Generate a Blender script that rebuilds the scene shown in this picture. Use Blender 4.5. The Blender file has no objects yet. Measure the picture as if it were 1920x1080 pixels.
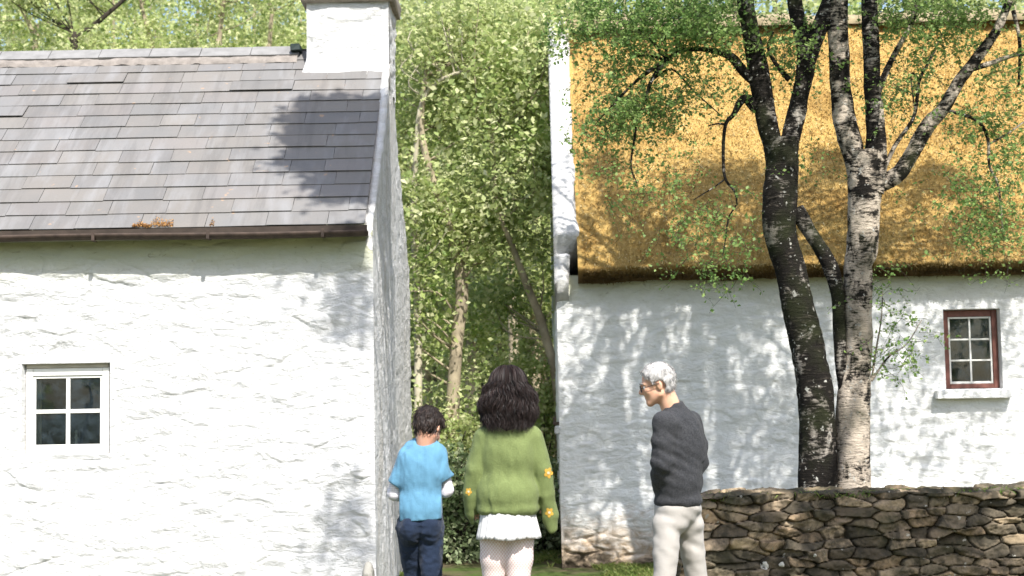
import bpy, math, random
import numpy as np
from mathutils import Matrix, Vector
rng = np.random.default_rng(7); random.seed(7)
R = math.radians
S = bpy.context.scene
COL = S.collection
f32 = np.float32

# ------------------------------------------------------------------ camera
FPX = 2800.0; PITCH = math.atan(224/FPX); ROLL = R(1.0); CAMZ = 1.5
fwd = np.array([0, math.cos(PITCH), math.sin(PITCH)])
r0 = np.array([1., 0, 0]); u0 = np.array([0, -math.sin(PITCH), math.cos(PITCH)])
rt = math.cos(ROLL)*r0 - math.sin(ROLL)*u0
up = math.sin(ROLL)*r0 + math.cos(ROLL)*u0
def P(px, py, Y):
    """a point of the place at distance Y from the photographer"""
    d = fwd*FPX + rt*(px-960) + up*(540-py)
    return np.array([0, 0, CAMZ]) + d*(Y/d[1])
cam_d = bpy.data.cameras.new("camera"); cam = bpy.data.objects.new("camera", cam_d); COL.objects.link(cam)
M = Matrix.Identity(4)
for i in range(3):
    M[i][0] = rt[i]; M[i][1] = up[i]; M[i][2] = -fwd[i]
M[2][3] = CAMZ
cam.matrix_world = M
cam_d.sensor_width = 36; cam_d.lens = 36*FPX/1920; cam_d.clip_end = 900
cam_d.dof.use_dof = True; cam_d.dof.focus_distance = 9.6; cam_d.dof.aperture_fstop = 3.5
S.camera = cam

# ------------------------------------------------------------------ light
AZ, EL = R(20), R(50)
sund = np.array([math.sin(AZ)*math.cos(EL), -math.cos(AZ)*math.cos(EL), math.sin(EL)])
ld = bpy.data.lights.new("sun", 'SUN'); ld.energy = 4.6; ld.angle = R(0.55); ld.color = (1, 0.965, 0.91)
lo = bpy.data.objects.new("sun", ld); COL.objects.link(lo)
lo.rotation_euler = Vector(sund).to_track_quat('Z', 'Y').to_euler(); lo.location = (3, -8, 12)
W = bpy.data.worlds.new("World"); S.world = W; W.use_nodes = True
wn = W.node_tree; wn.nodes.clear()
sky = wn.nodes.new('ShaderNodeTexSky'); sky.sky_type = 'NISHITA'; sky.sun_disc = False
sky.sun_elevation = EL; sky.sun_rotation = math.atan2(sund[0], sund[1]); sky.dust_density = 2.0; sky.air_density = 1.0
bg = wn.nodes.new('ShaderNodeBackground'); bg.inputs[1].default_value = 0.15
wo = wn.nodes.new('ShaderNodeOutputWorld')
wn.links.new(sky.outputs[0], bg.inputs[0]); wn.links.new(bg.outputs[0], wo.inputs[0])
S.view_settings.view_transform = 'Standard'; S.view_settings.look = 'None'
S.view_settings.exposure = 0.8; S.view_settings.gamma = 1
S.render.engine = 'CYCLES'
S.cycles.max_bounces = 6; S.cycles.transparent_max_bounces = 8
S.cycles.diffuse_bounces = 3; S.cycles.glossy_bounces = 2; S.cycles.transmission_bounces = 4

# ------------------------------------------------------------------ object helpers
def tag(o, label=None, cat=None, group=None, kind=None):
    if label: o['label'] = label
    if cat: o['category'] = cat
    if group: o['group'] = group
    if kind: o['kind'] = kind
    return o
def empty(name, loc, label, cat, group=None, rz=0):
    o = bpy.data.objects.new(name, None); COL.objects.link(o); o.location = loc; o.rotation_euler = (0, 0, rz)
    o.empty_display_size = .2
    return tag(o, label, cat, group)
def mesh(name, V, F, mat, parent=None, smooth=True, colors=None, loc=None):
    """F: (n,3|4) int array or list of polygons"""
    V = np.asarray(V, f32)
    me = bpy.data.meshes.new(name)
    if isinstance(F, np.ndarray):
        k = F.shape[1]; n = len(F)
        me.vertices.add(len(V)); me.vertices.foreach_set('co', V.ravel())
        me.loops.add(n*k); me.loops.foreach_set('vertex_index', F.astype(np.int32).ravel())
        me.polygons.add(n); me.polygons.foreach_set('loop_start', np.arange(0, n*k, k, dtype=np.int32))
        me.polygons.foreach_set('loop_total', np.full(n, k, np.int32))
        me.update(calc_edges=True); me.validate()
    else:
        me.from_pydata(V.tolist(), [], F); me.update()
    if smooth: me.polygons.foreach_set('use_smooth', np.ones(len(me.polygons), bool))
    if colors is not None:
        ca = me.color_attributes.new('col', 'FLOAT_COLOR', 'POINT')
        c4 = np.ones((len(V), 4), f32); c4[:, :3] = colors; ca.data.foreach_set('color', c4.ravel())
    me.materials.append(mat)
    o = bpy.data.objects.new(name, me); COL.objects.link(o)
    if parent is not None: o.parent = parent
    if loc is not None: o.location = loc
    return o
class MB:
    """collects closed solids into one mesh"""
    def __init__(s): s.v = []; s.f = []; s.n = 0
    def add(s, V, F):
        s.v.append(np.asarray(V, float)); s.f += [[i+s.n for i in p] for p in F]; s.n += len(V); return s
    def box(s, a, b, bev=0.0, rot=None, c=None, jit=0):
        a = np.minimum(a, b).astype(float) if False else np.asarray(a, float); b = np.asarray(b, float)
        lo_, hi = np.minimum(a, b), np.maximum(a, b)
        if bev <= 0:
            V = np.array([[x, y, z] for x in (lo_[0], hi[0]) for y in (lo_[1], hi[1]) for z in (lo_[2], hi[2])])
            F = [[0, 1, 3, 2], [4, 6, 7, 5], [0, 4, 5, 1], [2, 3, 7, 6], [0, 2, 6, 4], [1, 5, 7, 3]]
        else:
            V = []; 
            for x in (0, 1):
                for y in (0, 1):
                    for z in (0, 1):
                        co = [(lo_, hi)[q][i] for i, q in enumerate((x, y, z))]
                        sg = [1 if q == 0 else -1 for q in (x, y, z)]
                        for ax in range(3):
                            p = [co[i] + (0 if i == ax else sg[i]*bev) for i in range(3)]
                            V.append(p)
            V = np.array(V)
            def I(x, y, z, ax): return (x*4+y*2+z)*3+ax
            F = []
            F += [[I(0,0,0,0), I(0,0,1,0), I(0,1,1,0), I(0,1,0,0)], [I(1,0,0,0), I(1,1,0,0), I(1,1,1,0), I(1,0,1,0)]]
            F += [[I(0,0,0,1), I(1,0,0,1), I(1,0,1,1), I(0,0,1,1)], [I(0,1,0,1), I(0,1,1,1), I(1,1,1,1), I(1,1,0,1)]]
            F += [[I(0,0,0,2), I(0,1,0,2), I(1,1,0,2), I(1,0,0,2)], [I(0,0,1,2), I(1,0,1,2), I(1,1,1,2), I(0,1,1,2)]]
            for x in (0, 1):
                for y in (0, 1):
                    F.append([I(x,y,0,0), I(x,y,1,0), I(x,y,1,1), I(x,y,0,1)])
            for x in (0, 1):
                for z in (0, 1):
                    F.append([I(x,0,z,0), I(x,1,z,0), I(x,1,z,2), I(x,0,z,2)])
            for y in (0, 1):
                for z in (0, 1):
                    F.append([I(0,y,z,1), I(1,y,z,1), I(1,y,z,2), I(0,y,z,2)])
            for x in (0, 1):
                for y in (0, 1):
                    for z in (0, 1):
                        F.append([I(x,y,z,0), I(x,y,z,1), I(x,y,z,2)])
        if jit: V = V + rng.normal(0, jit, V.shape)
        if rot is not None:
            cc = (lo_+hi)/2 if c is None else np.asarray(c); V = (V-cc) @ np.asarray(rot).T + cc
        return s.add(V, F)
    def tube(s, pts, rad, n=10, caps=True):
        V, F = tube(pts, rad, n)
        F = F.tolist()
        if caps: F += [list(range(n))[::-1], list(range(len(V)-n, len(V)))]
        return s.add(V, F)
    def lathe(s, prof, c, n=20):
        V = []; F = []
        for r_, z in prof:
            for k in range(n):
                a = 2*math.pi*k/n; V.append([c[0]+r_*math.cos(a), c[1]+r_*math.sin(a), c[2]+z])
        for i in range(len(prof)-1):
            for k in range(n): F.append([i*n+k, i*n+(k+1) % n, (i+1)*n+(k+1) % n, (i+1)*n+k])
        F += [list(range(n))[::-1], list(range(len(V)-n, len(V)))]
        return s.add(V, F)
    def build(s, name, mat, parent=None, smooth=False, **k):
        o = mesh(name, np.concatenate(s.v), s.f, mat, parent, smooth, **k)
        import bmesh
        bm = bmesh.new(); bm.from_mesh(o.data); bmesh.ops.recalc_face_normals(bm, faces=bm.faces); bm.to_mesh(o.data); bm.free()
        return o
def smooth_path(pts, n):
    pts = np.asarray(pts, float); m = len(pts)
    if m < 3: 
        t = np.linspace(0, 1, n)[:, None]; return pts[0]*(1-t)+pts[-1]*t
    ext = np.vstack([2*pts[0]-pts[1], pts, 2*pts[-1]-pts[-2]])
    T = np.linspace(0, m-1-1e-6, n); i = T.astype(int); t = (T-i)[:, None]
    p0, p1, p2, p3 = ext[i], ext[i+1], ext[i+2], ext[i+3]
    return .5*((2*p1)+(-p0+p2)*t+(2*p0-5*p1+4*p2-p3)*t*t+(-p0+3*p1-3*p2+p3)*t**3)
def tube(pts, rad, n=10):
    pts = np.asarray(pts, float); m = len(pts); rad = np.broadcast_to(np.asarray(rad, float), (m,))
    tan = np.gradient(pts, axis=0); tan /= np.linalg.norm(tan, axis=1)[:, None]+1e-9
    ref = np.array([0.13, 1, .07]) if abs(tan[:, 1]).mean() < .8 else np.array([1, 0, 0.1])
    a = np.cross(tan, ref); a /= np.linalg.norm(a, axis=1)[:, None]+1e-9
    b = np.cross(tan, a)
    th = np.linspace(0, 2*np.pi, n, endpoint=False)
    V = pts[:, None]+rad[:, None, None]*(a[:, None]*np.cos(th)[None, :, None]+b[:, None]*np.sin(th)[None, :, None])
    i = np.arange(m-1)[:, None]*n; k = np.arange(n)[None]; k2 = (k+1) % n
    F = np.stack([i+k, i+k2, i+n+k2, i+n+k], -1).reshape(-1, 4)
    return V.reshape(-1, 3), F
def joinVF(L):
    V = []; F = []; n = 0
    for v, f in L: V.append(v); F.append(f+n); n += len(v)
    return np.concatenate(V), np.concatenate(F)

# ------------------------------------------------------------------ noise
def hsh(i, j, k, s=0):
    h = (i.astype(np.int64)*374761393+j.astype(np.int64)*668265263+k.astype(np.int64)*2147483647+s*1274126177) & 0xffffffff
    h = ((h ^ (h >> 13))*1274126177) & 0xffffffff
    h = ((h ^ (h >> 16))*2246822519) & 0xffffffff
    return ((h ^ (h >> 15)) & 0xffffff).astype(f32)/f32(0xffffff)
def noise(p, s=0):
    p = np.asarray(p, f32); fl = np.floor(p); i = fl.astype(np.int64); t = p-fl; t = t*t*(3-2*t)
    x, y, z = i[..., 0], i[..., 1], i[..., 2]; r = 0
    for a in (0, 1):
        wa = t[..., 0] if a else 1-t[..., 0]
        for b in (0, 1):
            wb = t[..., 1] if b else 1-t[..., 1]
            for c in (0, 1):
                wc = t[..., 2] if c else 1-t[..., 2]
                r = r+wa*wb*wc*hsh(x+a, y+b, z+c, s)
    return r*2-1
def fbm(p, o=4, s=0):
    r = 0; a = .5; p = np.asarray(p, f32)
    for k in range(o): r = r+a*noise(p, s+k*7); p = p*2.03+11.3; a *= .5
    return r
def uvz(u, v, su=1, sv=1, z=0): return np.stack([u*su, v*sv, np.full_like(u, z)], -1)
def sst(a, b, x): t = np.clip((x-a)/(b-a), 0, 1); return t*t*(3-2*t)
def cells(u, v, su, sv, seed, jit=.42, vj=.7):
    """anisotropic voronoi on a brick-bonded lattice: F1, F2, cell id hash (3 values), offset from the cell centre"""
    V = v/sv; best = np.full(u.shape, 9., f32); sec = best.copy(); ids = np.zeros(u.shape+(2,), np.int64)
    du = np.zeros(u.shape, f32); dv = du.copy(); j0 = np.floor(V).astype(np.int64)
    for dj in (-1, 0, 1, 2):
        j = j0+dj; off = hsh(j, j*0, j*0, seed+5)*1.0; U = u/su+off; i0 = np.floor(U).astype(np.int64)
        for di in (-1, 0, 1):
            i = i0+di
            cu = i+.5+(hsh(i, j, i*0, seed)-.5)*2*jit; cv = j+.5+(hsh(i, j, i*0+1, seed)-.5)*2*jit*vj
            a, b = U-cu, V-cv
            d = (np.abs(a)**2.6+np.abs(b)**2.6)**(1/2.6)*(.75+.5*hsh(i, j, i*0+2, seed))
            m = d < best; sec = np.where(m, best, np.minimum(sec, d)); best = np.where(m, d, best)
            ids[..., 0] = np.where(m, i, ids[..., 0]); ids[..., 1] = np.where(m, j, ids[..., 1])
            du = np.where(m, a, du); dv = np.where(m, b, dv)
    H = [hsh(ids[..., 0], ids[..., 1], ids[..., 0]*0+k, seed+31) for k in range(4)]
    return best, sec, H, du, dv

# ------------------------------------------------------------------ materials
class MT:
    def __init__(s, name):
        s.m = bpy.data.materials.new(name); s.m.use_nodes = True; s.t = s.m.node_tree; s.t.nodes.clear()
        s.out = s.n('OutputMaterial')
    def n(s, ty, **k):
        nd = s.t.nodes.new('ShaderNode'+ty)
        for a, b in k.items():
            if a.startswith('i_'):
                nd.inputs[a[2:].replace('_', ' ')].default_value = b
            else: setattr(nd, a, b)
        return nd
    def l(s, a, b): s.t.links.new(a, b)
    def coord(s, scale=(1, 1, 1), kind='Object'):
        tc = s.n('TexCoord'); mp = s.n('Mapping'); mp.inputs['Scale'].default_value = scale
        s.l(tc.outputs[kind], mp.inputs[0]); return mp.outputs[0]
    def noise(s, co, scale, detail=4, rough=.6, dist=0):
        nz = s.n('TexNoise'); nz.inputs['Scale'].default_value = scale; nz.inputs['Detail'].default_value = detail
        nz.inputs['Roughness'].default_value = rough; nz.inputs['Distortion'].default_value = dist
        s.l(co, nz.inputs[0]); return nz.outputs[0]
    def ramp(s, fac, stops, interp='LINEAR'):
        r_ = s.n('ValToRGB'); e = r_.color_ramp; e.interpolation = interp
        while len(e.elements) < len(stops): e.elements.new(.5)
        for el, (p, c) in zip(e.elements, stops):
            el.position = p; el.color = (c, c, c, 1) if not hasattr(c, '__len__') else (*c, 1)
        s.l(fac, r_.inputs[0]); return r_.outputs[0]
    def mix(s, fac, a, b, mode='MIX'):
        m = s.n('Mix', data_type='RGBA', blend_type=mode)
        for v, i in ((fac, 0), (a, 6), (b, 7)):
            if hasattr(v, 'links'): s.l(v, m.inputs[i])
            elif i == 0: m.inputs[0].default_value = v
            else: m.inputs[i].default_value = (*v, 1)
        return m.outputs[2]
    def math(s, op, a, b=None, clamp=False):
        m = s.n('Math', operation=op, use_clamp=clamp)
        for v, i in ((a, 0), (b, 1)):
            if v is None: continue
            if hasattr(v, 'links'): s.l(v, m.inputs[i])
            else: m.inputs[i].default_value = v
        return m.outputs[0]
    def attr(s): return s.n('Attribute', attribute_name='col').outputs[0]
    def bsdf(s, col, rough=.8, bump=None, bstr=.3, bdist=.01, metal=0, spec=.3, trans=0, sheen=0):
        b = s.n('BsdfPrincipled'); b.inputs['Roughness'].default_value = rough if not hasattr(rough, 'links') else .5
        if hasattr(rough, 'links'): s.l(rough, b.inputs['Roughness'])
        b.inputs['Metallic'].default_value = metal; b.inputs['Specular IOR Level'].default_value = spec
        if sheen: b.inputs['Sheen Weight'].default_value = sheen
        if hasattr(col, 'links'): s.l(col, b.inputs['Base Color'])
        else: b.inputs['Base Color'].default_value = (*col, 1)
        if bump is not None:
            bp = s.n('Bump'); bp.inputs['Strength'].default_value = bstr; bp.inputs['Distance'].default_value = bdist
            s.l(bump, bp.inputs['Height']); s.l(bp.outputs[0], b.inputs['Normal'])
        sh = b.outputs[0]
        if trans:
            tr = s.n('BsdfTranslucent'); mx = s.n('MixShader'); mx.inputs[0].default_value = trans
            if hasattr(col, 'links'): s.l(col, tr.inputs[0])
            else: tr.inputs[0].default_value = (*col, 1)
            s.l(sh, mx.inputs[1]); s.l(tr.outputs[0], mx.inputs[2]); sh = mx.outputs[0]
        s.l(sh, s.out.inputs[0]); return s.m
def sepz(t, co):
    sp = t.n('SeparateXYZ'); t.l(co, sp.inputs[0]); return sp.outputs

def m_limewash(name, white=(.62, .62, .62), grime=.3, base_dirt=False, eave=None, streak=False):
    t = MT(name); co = t.coord()
    n1 = t.noise(co, 2.2, 6, .62); n2 = t.noise(t.coord((1, 1, 1.8)), 30, 6, .7); n3 = t.noise(t.coord((1, 1, 2.0)), 7, 6, .72, .5)
    c = t.mix(t.ramp(n1, [(.42, 0), (.75, grime)]), white, (.50, .49, .45))
    c = t.mix(t.ramp(n3, [(.60, 0), (.74, grime*1.1)]), c, (.46, .45, .42))
    if streak:
        cs = t.coord((1, 1.6, .28)); ns = t.noise(cs, 6, 7, .72, .3)
        c = t.mix(t.ramp(ns, [(.42, 0), (.58, .75)]), c, (.47, .46, .445))
        ns2 = t.noise(cs, 2.3, 4, .6); c = t.mix(t.ramp(ns2, [(.5, 0), (.8, .5)]), c, (.42, .37, .28))
    z = sepz(t, co)
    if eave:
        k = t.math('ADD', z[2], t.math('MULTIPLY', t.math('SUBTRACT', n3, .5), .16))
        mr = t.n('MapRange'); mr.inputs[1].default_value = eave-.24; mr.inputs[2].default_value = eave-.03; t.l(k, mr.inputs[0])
        c = t.mix(t.math('MULTIPLY', mr.outputs[0], .75), c, (.42, .43, .27))  # algae tint and the eave's shade painted into the limewash colour
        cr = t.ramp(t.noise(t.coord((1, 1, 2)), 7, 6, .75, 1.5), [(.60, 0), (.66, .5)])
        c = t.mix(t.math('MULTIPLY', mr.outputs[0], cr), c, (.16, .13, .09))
    if base_dirt:
        k = t.math('ADD', z[2], t.math('MULTIPLY', t.math('SUBTRACT', n3, .5), .9))
        k = t.math('ADD', k, t.math('MULTIPLY', t.math('SUBTRACT', n1, .5), .5))
        mr = t.n('MapRange'); mr.inputs[1].default_value = .56; mr.inputs[2].default_value = .16; t.l(k, mr.inputs[0])
        c = t.mix(t.math('MULTIPLY', mr.outputs[0], .9), c, (.40, .29, .18))
        mr2 = t.n('MapRange'); mr2.inputs[1].default_value = .16; mr2.inputs[2].default_value = -.02; t.l(k, mr2.inputs[0])
        c = t.mix(mr2.outputs[0], c, (.09, .07, .05))
    sp = t.ramp(t.noise(co, 55, 2, .5), [(.70, 0), (.76, .55)])
    c = t.mix(sp, c, (.36, .33, .27))
    h = t.math('ADD', t.math('MULTIPLY', n3, 1.5), t.math('MULTIPLY', n2, .45))
    return t.bsdf(c, .9, h, .8, .022, spec=.15)
def m_plain(name, c, rough=.6, nscale=20, var=.25, bstr=.15, **k):
    t = MT(name); co = t.coord(); n = t.noise(co, nscale, 5, .6)
    d = tuple(x*(1-var) for x in c); col = t.mix(t.ramp(n, [(.35, 0), (.7, 1)]), c, d)
    return t.bsdf(col, rough, n, bstr, .004, **k)
def m_leaf(name, c1, c2, c3, trans=.42):
    t = MT(name); g = t.n('NewGeometry'); oi = t.n('ObjectInfo')
    nz = t.noise(t.coord(), .55, 3, .6)
    c = t.ramp(g.outputs['Random Per Island'], [(0, c1), (.55, c2), (1, c3)])
    c = t.mix(t.ramp(nz, [(.35, 0), (.65, .45)]), c, tuple(x*.8 for x in c3))
    return t.bsdf(c, .55, trans=trans, spec=.35)
def m_slate():
    t = MT('slate'); co = t.coord(); a = t.attr()
    n1 = t.noise(t.coord((1, 1, 1)), 3.0, 6, .65); n2 = t.noise(co, 30, 5, .7); n3 = t.noise(t.coord((3, .7, .7)), 2.2, 5, .6)
    c = t.mix(t.ramp(n1, [(.4, 0), (.75, .45)]), a, (.21, .185, .165))
    c = t.mix(t.ramp(n3, [(.50, 0), (.7, .5)]), c, (.25, .25, .255)); c = t.mix(t.ramp(t.noise(t.coord((5, .5, .5)), 1.3, 6, .7), [(.52, 0), (.62, .35)]), c, (.10, .095, .09))
    c = t.mix(t.ramp(t.noise(co, 11, 3, .5), [(.70, 0), (.76, .7)]), c, (.36, .24, .15))
    return t.bsdf(c, .72, n2, .4, .004, spec=.35)
def m_thatch():
    t = MT('thatch'); co = t.coord(); g = t.n('NewGeometry')
    n1 = t.noise(co, 1.1, 5, .62); n2 = t.noise(co, 34, 6, .8); n3 = t.noise(co, 4.2, 4, .6)
    c = t.ramp(g.outputs['Random Per Island'], [(0, (.50, .33, .11)), (.5, (.80, .59, .22)), (1, (.92, .80, .46))])
    c = t.mix(t.ramp(n2, [(.42, .0), (.66, .55)]), c, (.40, .225, .06))
    c = t.mix(t.ramp(n3, [(.5, 0), (.68, .4)]), c, (.36, .19, .05)); c = t.mix(t.ramp(n1, [(.52, 0), (.64, .5)]), c, (.26, .145, .04))
    z = sepz(t, co)
    return t, c, n1, n2, z
def m_bark(name, dark, pale=(.50, .44, .37), zd=None):
    t = MT(name); co = t.coord((1, 1, 1)); ch = t.coord((1, 1, 4.5))
    n1 = t.noise(co, 4.2, 6, .68, .6); n2 = t.noise(ch, 13, 6, .7, .3); n3 = t.noise(co, 22, 5, .6)
    f = t.math('ADD', t.math('MULTIPLY', n1, .62), t.math('MULTIPLY', n2, .38))
    if zd:
        mr = t.n('MapRange'); mr.inputs[1].default_value = zd[0]; mr.inputs[2].default_value = zd[1]; mr.inputs[4].default_value = zd[2]; t.l(sepz(t, co)[2], mr.inputs[0]); f = t.math('SUBTRACT', f, mr.outputs[0])
    c = t.mix(t.ramp(f, [(dark-.035, 0), (dark+.03, 1)]), (.013, .011, .009), pale)
    c = t.mix(t.ramp(n2, [(.56, 0), (.64, .75)]), c, (.06, .05, .038))
    c = t.mix(t.ramp(n3, [(.63, 0), (.66, .85)]), c, (.46, .45, .40))
    moss = t.ramp(t.noise(co, 1.7, 4, .6), [(.5, 0), (.62, .6)])
    c = t.mix(moss, c, (.024, .030, .010))
    h = t.math('ADD', t.math('MULTIPLY', n2, 1.), t.math('MULTIPLY', n3, .4))
    return t.bsdf(c, .9, h, .9, .02, spec=.15)
def m_stone():
    t = MT('field_stone'); co = t.coord(); a = t.attr()
    n1 = t.noise(co, 6, 6, .68, .4); n2 = t.noise(co, 45, 5, .7); n3 = t.noise(co, 17, 3, .5)
    c = t.mix(t.ramp(n1, [(.42, 0), (.58, .85)]), a, (.04, .036, .026))
    c = t.mix(t.ramp(t.noise(co, 2.6, 4, .6), [(.5, 0), (.66, .6)]), c, (.045, .048, .02))
    c = t.mix(t.ramp(n3, [(.68, 0), (.71, .8)]), c, (.42, .40, .34))
    return t.bsdf(c, .9, t.math('ADD', n1, t.math('MULTIPLY', n2, .5)), .8, .012, spec=.2)
def m_glass():
    t = MT('glass'); fr = t.n('Fresnel'); fr.inputs[0].default_value = 1.5
    nz = t.noise(t.coord(), 2.4, 2, .5); bp = t.n('Bump'); bp.inputs['Strength'].default_value = .25; bp.inputs['Distance'].default_value = .006; t.l(nz, bp.inputs['Height'])
    gl = t.n('BsdfGlossy'); gl.inputs['Roughness'].default_value = .02; t.l(bp.outputs[0], gl.inputs['Normal'])
    gl.inputs[0].default_value = (.9, .95, 1, 1)
    tr = t.n('BsdfTransparent'); tr.inputs[0].default_value = (.75, .8, .78, 1); mx = t.n('MixShader')
    f = t.math('MULTIPLY', fr.outputs[0], 1.0, True)
    t.l(f, mx.inputs[0]); t.l(tr.outputs[0], mx.inputs[1]); t.l(gl.outputs[0], mx.inputs[2]); df = t.n('BsdfDiffuse'); df.inputs[0].default_value = (.13, .18, .22, 1); m2 = t.n('MixShader'); t.l(t.ramp(t.noise(t.coord(), 9, 5, .7), [(.40, .02), (.75, .22)]), m2.inputs[0]); t.l(mx.outputs[0], m2.inputs[1]); t.l(df.outputs[0], m2.inputs[2]); t.l(m2.outputs[0], t.out.inputs[0]); return t.m

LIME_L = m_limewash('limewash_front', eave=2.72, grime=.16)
LIME_G = m_limewash('limewash_gable', grime=.45, streak=True, base_dirt=False)
LIME_C = m_limewash('limewash_chimney', grime=.55)
LIME_R = m_limewash('limewash_rear_cottage', white=(.84, .84, .825), grime=.35, base_dirt=True, eave=2.66)
WHITE_PAINT = m_plain('white_paint', (.80, .79, .74), .45, 18, .08)
RED_PAINT = m_plain('red_paint', (.21, .085, .065), .5, 14, .35)
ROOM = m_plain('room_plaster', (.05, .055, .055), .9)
GLASS = m_glass(); SLATE = m_slate(); STONE = m_stone()
IRON = m_plain('rusty_iron', (.075, .052, .040), .7, 16, .5, .3)
re_z_ = P(1500, 528, 14.0)[2]; t_, c_, n1_, n2_, z_ = m_thatch(); mr_ = t_.n('MapRange'); mr_.inputs[1].default_value = re_z_+.16; mr_.inputs[2].default_value = re_z_+.06; t_.l(t_.math('ADD', z_[2], t_.math('MULTIPLY', t_.math('SUBTRACT', n2_, .5), .12)), mr_.inputs[0]); c_ = t_.mix(t_.math('MULTIPLY', mr_.outputs[0], .85), c_, (.075, .045, .022)); THATCH = t_.bsdf(c_, .85, n2_, .9, .03, spec=.15)  # weathered straw ends, darkened further to paint in shade under the eave
LEAF_BG = m_leaf('woodland_leaf', (.20, .32, .065), (.45, .53, .17), (.80, .80, .48), .5)
LEAF_BIRCH = m_leaf('birch_leaf', (.10, .22, .05), (.20, .34, .085), (.40, .52, .17), .5)
LEAF_IVY = m_leaf('ivy_leaf', (.05, .10, .03), (.10, .17, .05), (.42, .46, .28), .2)
GRASSM = m_leaf('grass_blade', (.10, .20, .03), (.16, .25, .05), (.30, .30, .10), .35)
TWIG = m_plain('twig_bark', (.05, .04, .03), .9, 30, .4)
BARK_BG = m_plain('woodland_bark', (.42, .35, .24), .9, 6, .6, .5)

# ------------------------------------------------------------------ generic rough wall sheet
def spaced(a, b, step, marks=()):
    pts = sorted({round(a, 5), round(b, 5), *[round(m, 5) for m in marks if a < m < b]}); o = [pts[0]]
    for p, q in zip(pts, pts[1:]): o += list(np.linspace(p, q, max(1, int(math.ceil((q-p)/step)))+1)[1:])
    return np.array(o)
def sheet(us, vs, dispf, fr, holes=(), keep=None, holefade=.05, colorf=None):
    """fr(u,v,d) -> xyz. Heightfield sheet with rectangular holes."""
    U, Vv = np.meshgrid(us, vs, indexing='ij')
    d = dispf(U, Vv)
    for (a, b, c, e) in holes:
        dx = np.maximum(np.maximum(a-U, U-b), 0); dz = np.maximum(np.maximum(c-Vv, Vv-e), 0)
        d = d*sst(0, holefade, np.hypot(dx, dz))
    XYZ = fr(U, Vv, d); nu, nv = U.shape
    idx = np.arange(nu*nv).reshape(nu, nv)
    F = np.stack([idx[:-1, :-1], idx[1:, :-1], idx[1:, 1:], idx[:-1, 1:]], -1)
    mu = (U[:-1, :-1]+U[1:, 1:])/2; mv = (Vv[:-1, :-1]+Vv[1:, 1:])/2
    k = np.ones(mu.shape, bool)
    for (a, b, c, e) in holes: k &= ~((mu > a) & (mu < b) & (mv > c) & (mv < e))
    if keep is not None: k &= keep(mu, mv)
    col = colorf(U, Vv).reshape(-1, 3) if colorf else None
    return XYZ.reshape(-1, 3), F[k], col

def rubble(seed, amp=1.0, ledge=.013, su=.36, sv=.15):
    def g(u, v):
        w = fbm(uvz(u, v, 3, 5, seed), 3, seed)*.06; w2 = fbm(uvz(u, v, 4, 6, seed+4), 3, seed+3)*.05
        F1, F2, H, du, dv = cells(u+w, v+w2, su, sv, seed)
        e = F2-F1
        st = (H[0]-.5)*2*ledge*(H[3] > .35)+dv*(H[1]-.45)*ledge*1.6+du*(H[2]-.5)*ledge*.8
        st = st*sst(0.0, .10, e)-.006*(1-sst(0, .14, e))*(H[1] > .4)
        w3 = fbm(uvz(u, v, 9, 14, seed+8), 3, seed+6)*.05
        G1, G2, K, eu, ev = cells(u+w3, v+w3*.6, su*.52, sv*.5, seed+60, .48); e2 = G2-G1
        fine = ((K[0]-.5)*ledge*.75+ev*(K[1]-.4)*ledge*1.0)*sst(0, .16, e2)*(K[3] > .45)
        return amp*(fbm(uvz(u, v, 1.1, 1.6, seed), 3, seed+9)*.03+st+fine+fbm(uvz(u, v, 7, 15, seed), 5, seed+2)*.020)
    return g

def window_parts(parent, u0_, u1_, z0, z1, yf, cols, rows, framemat, fw, sashmat, sw, mun, th=.05, sash_back=.012, flare=None):
    """frame, sash bars and panes; yf = y of the frame's front"""
    mb = MB(); sb = MB()
    for (a, b, c, d) in ((u0_, u0_+fw, z0, z1), (u1_-fw, u1_, z0, z1)): mb.box((a, yf, c), (b, yf+th, d), .004)
    for (c, d) in ((z0, z0+fw*.8), (z1-fw*1.15, z1)): mb.box((u0_+fw+.001, yf+.002, c), (u1_-fw-.001, yf+th-.002, d), .004)
    fr = mb.build('window_frame', framemat, parent)
    a, b, c, d = u0_+fw, u1_-fw, z0+fw*.8, z1-fw*1.15; y = yf+sash_back
    sb.box((a+.001, y, c+.001), (a+sw, y+.03, d-.001), .003); sb.box((b-sw, y, c+.001), (b-.001, y+.03, d-.001), .003)
    sb.box((a+sw, y+.001, c+.001), (b-sw, y+.029, c+sw*1.35), .003); sb.box((a+sw, y+.001, d-sw), (b-sw, y+.029, d-.001), .003)
    A, B, Cc, D = a+sw, b-sw, c+sw*1.35, d-sw
    for i in range(1, cols):
        x = A+(B-A)*i/cols; sb.box((x-mun/2, y+.002, Cc), (x+mun/2, y+.027, D), .003)
    for j in range(1, rows):
        zz = Cc+(D-Cc)*j/rows
        for i in range(cols):
            xa = A+(B-A)*i/cols+(mun/2 if i else 0); xb = A+(B-A)*(i+1)/cols-(mun/2 if i < cols-1 else 0)
            sb.box((xa, y+.0035, zz-mun/2), (xb, y+.026, zz+mun/2), .003)
    sb.build('sash', sashmat, fr)
    for i in range(cols):
        for j in range(rows):
            xa, xb = A+(B-A)*i/cols, A+(B-A)*(i+1)/cols; za, zb = Cc+(D-Cc)*j/rows, Cc+(D-Cc)*(j+1)/rows
            ty = random.uniform(-.0015, .0015)
            MB().box((xa+.002, y+.013+ty, za+.002), (xb-.002, y+.016+ty, zb-.002)).build('pane', GLASS, fr)
    return fr
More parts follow.
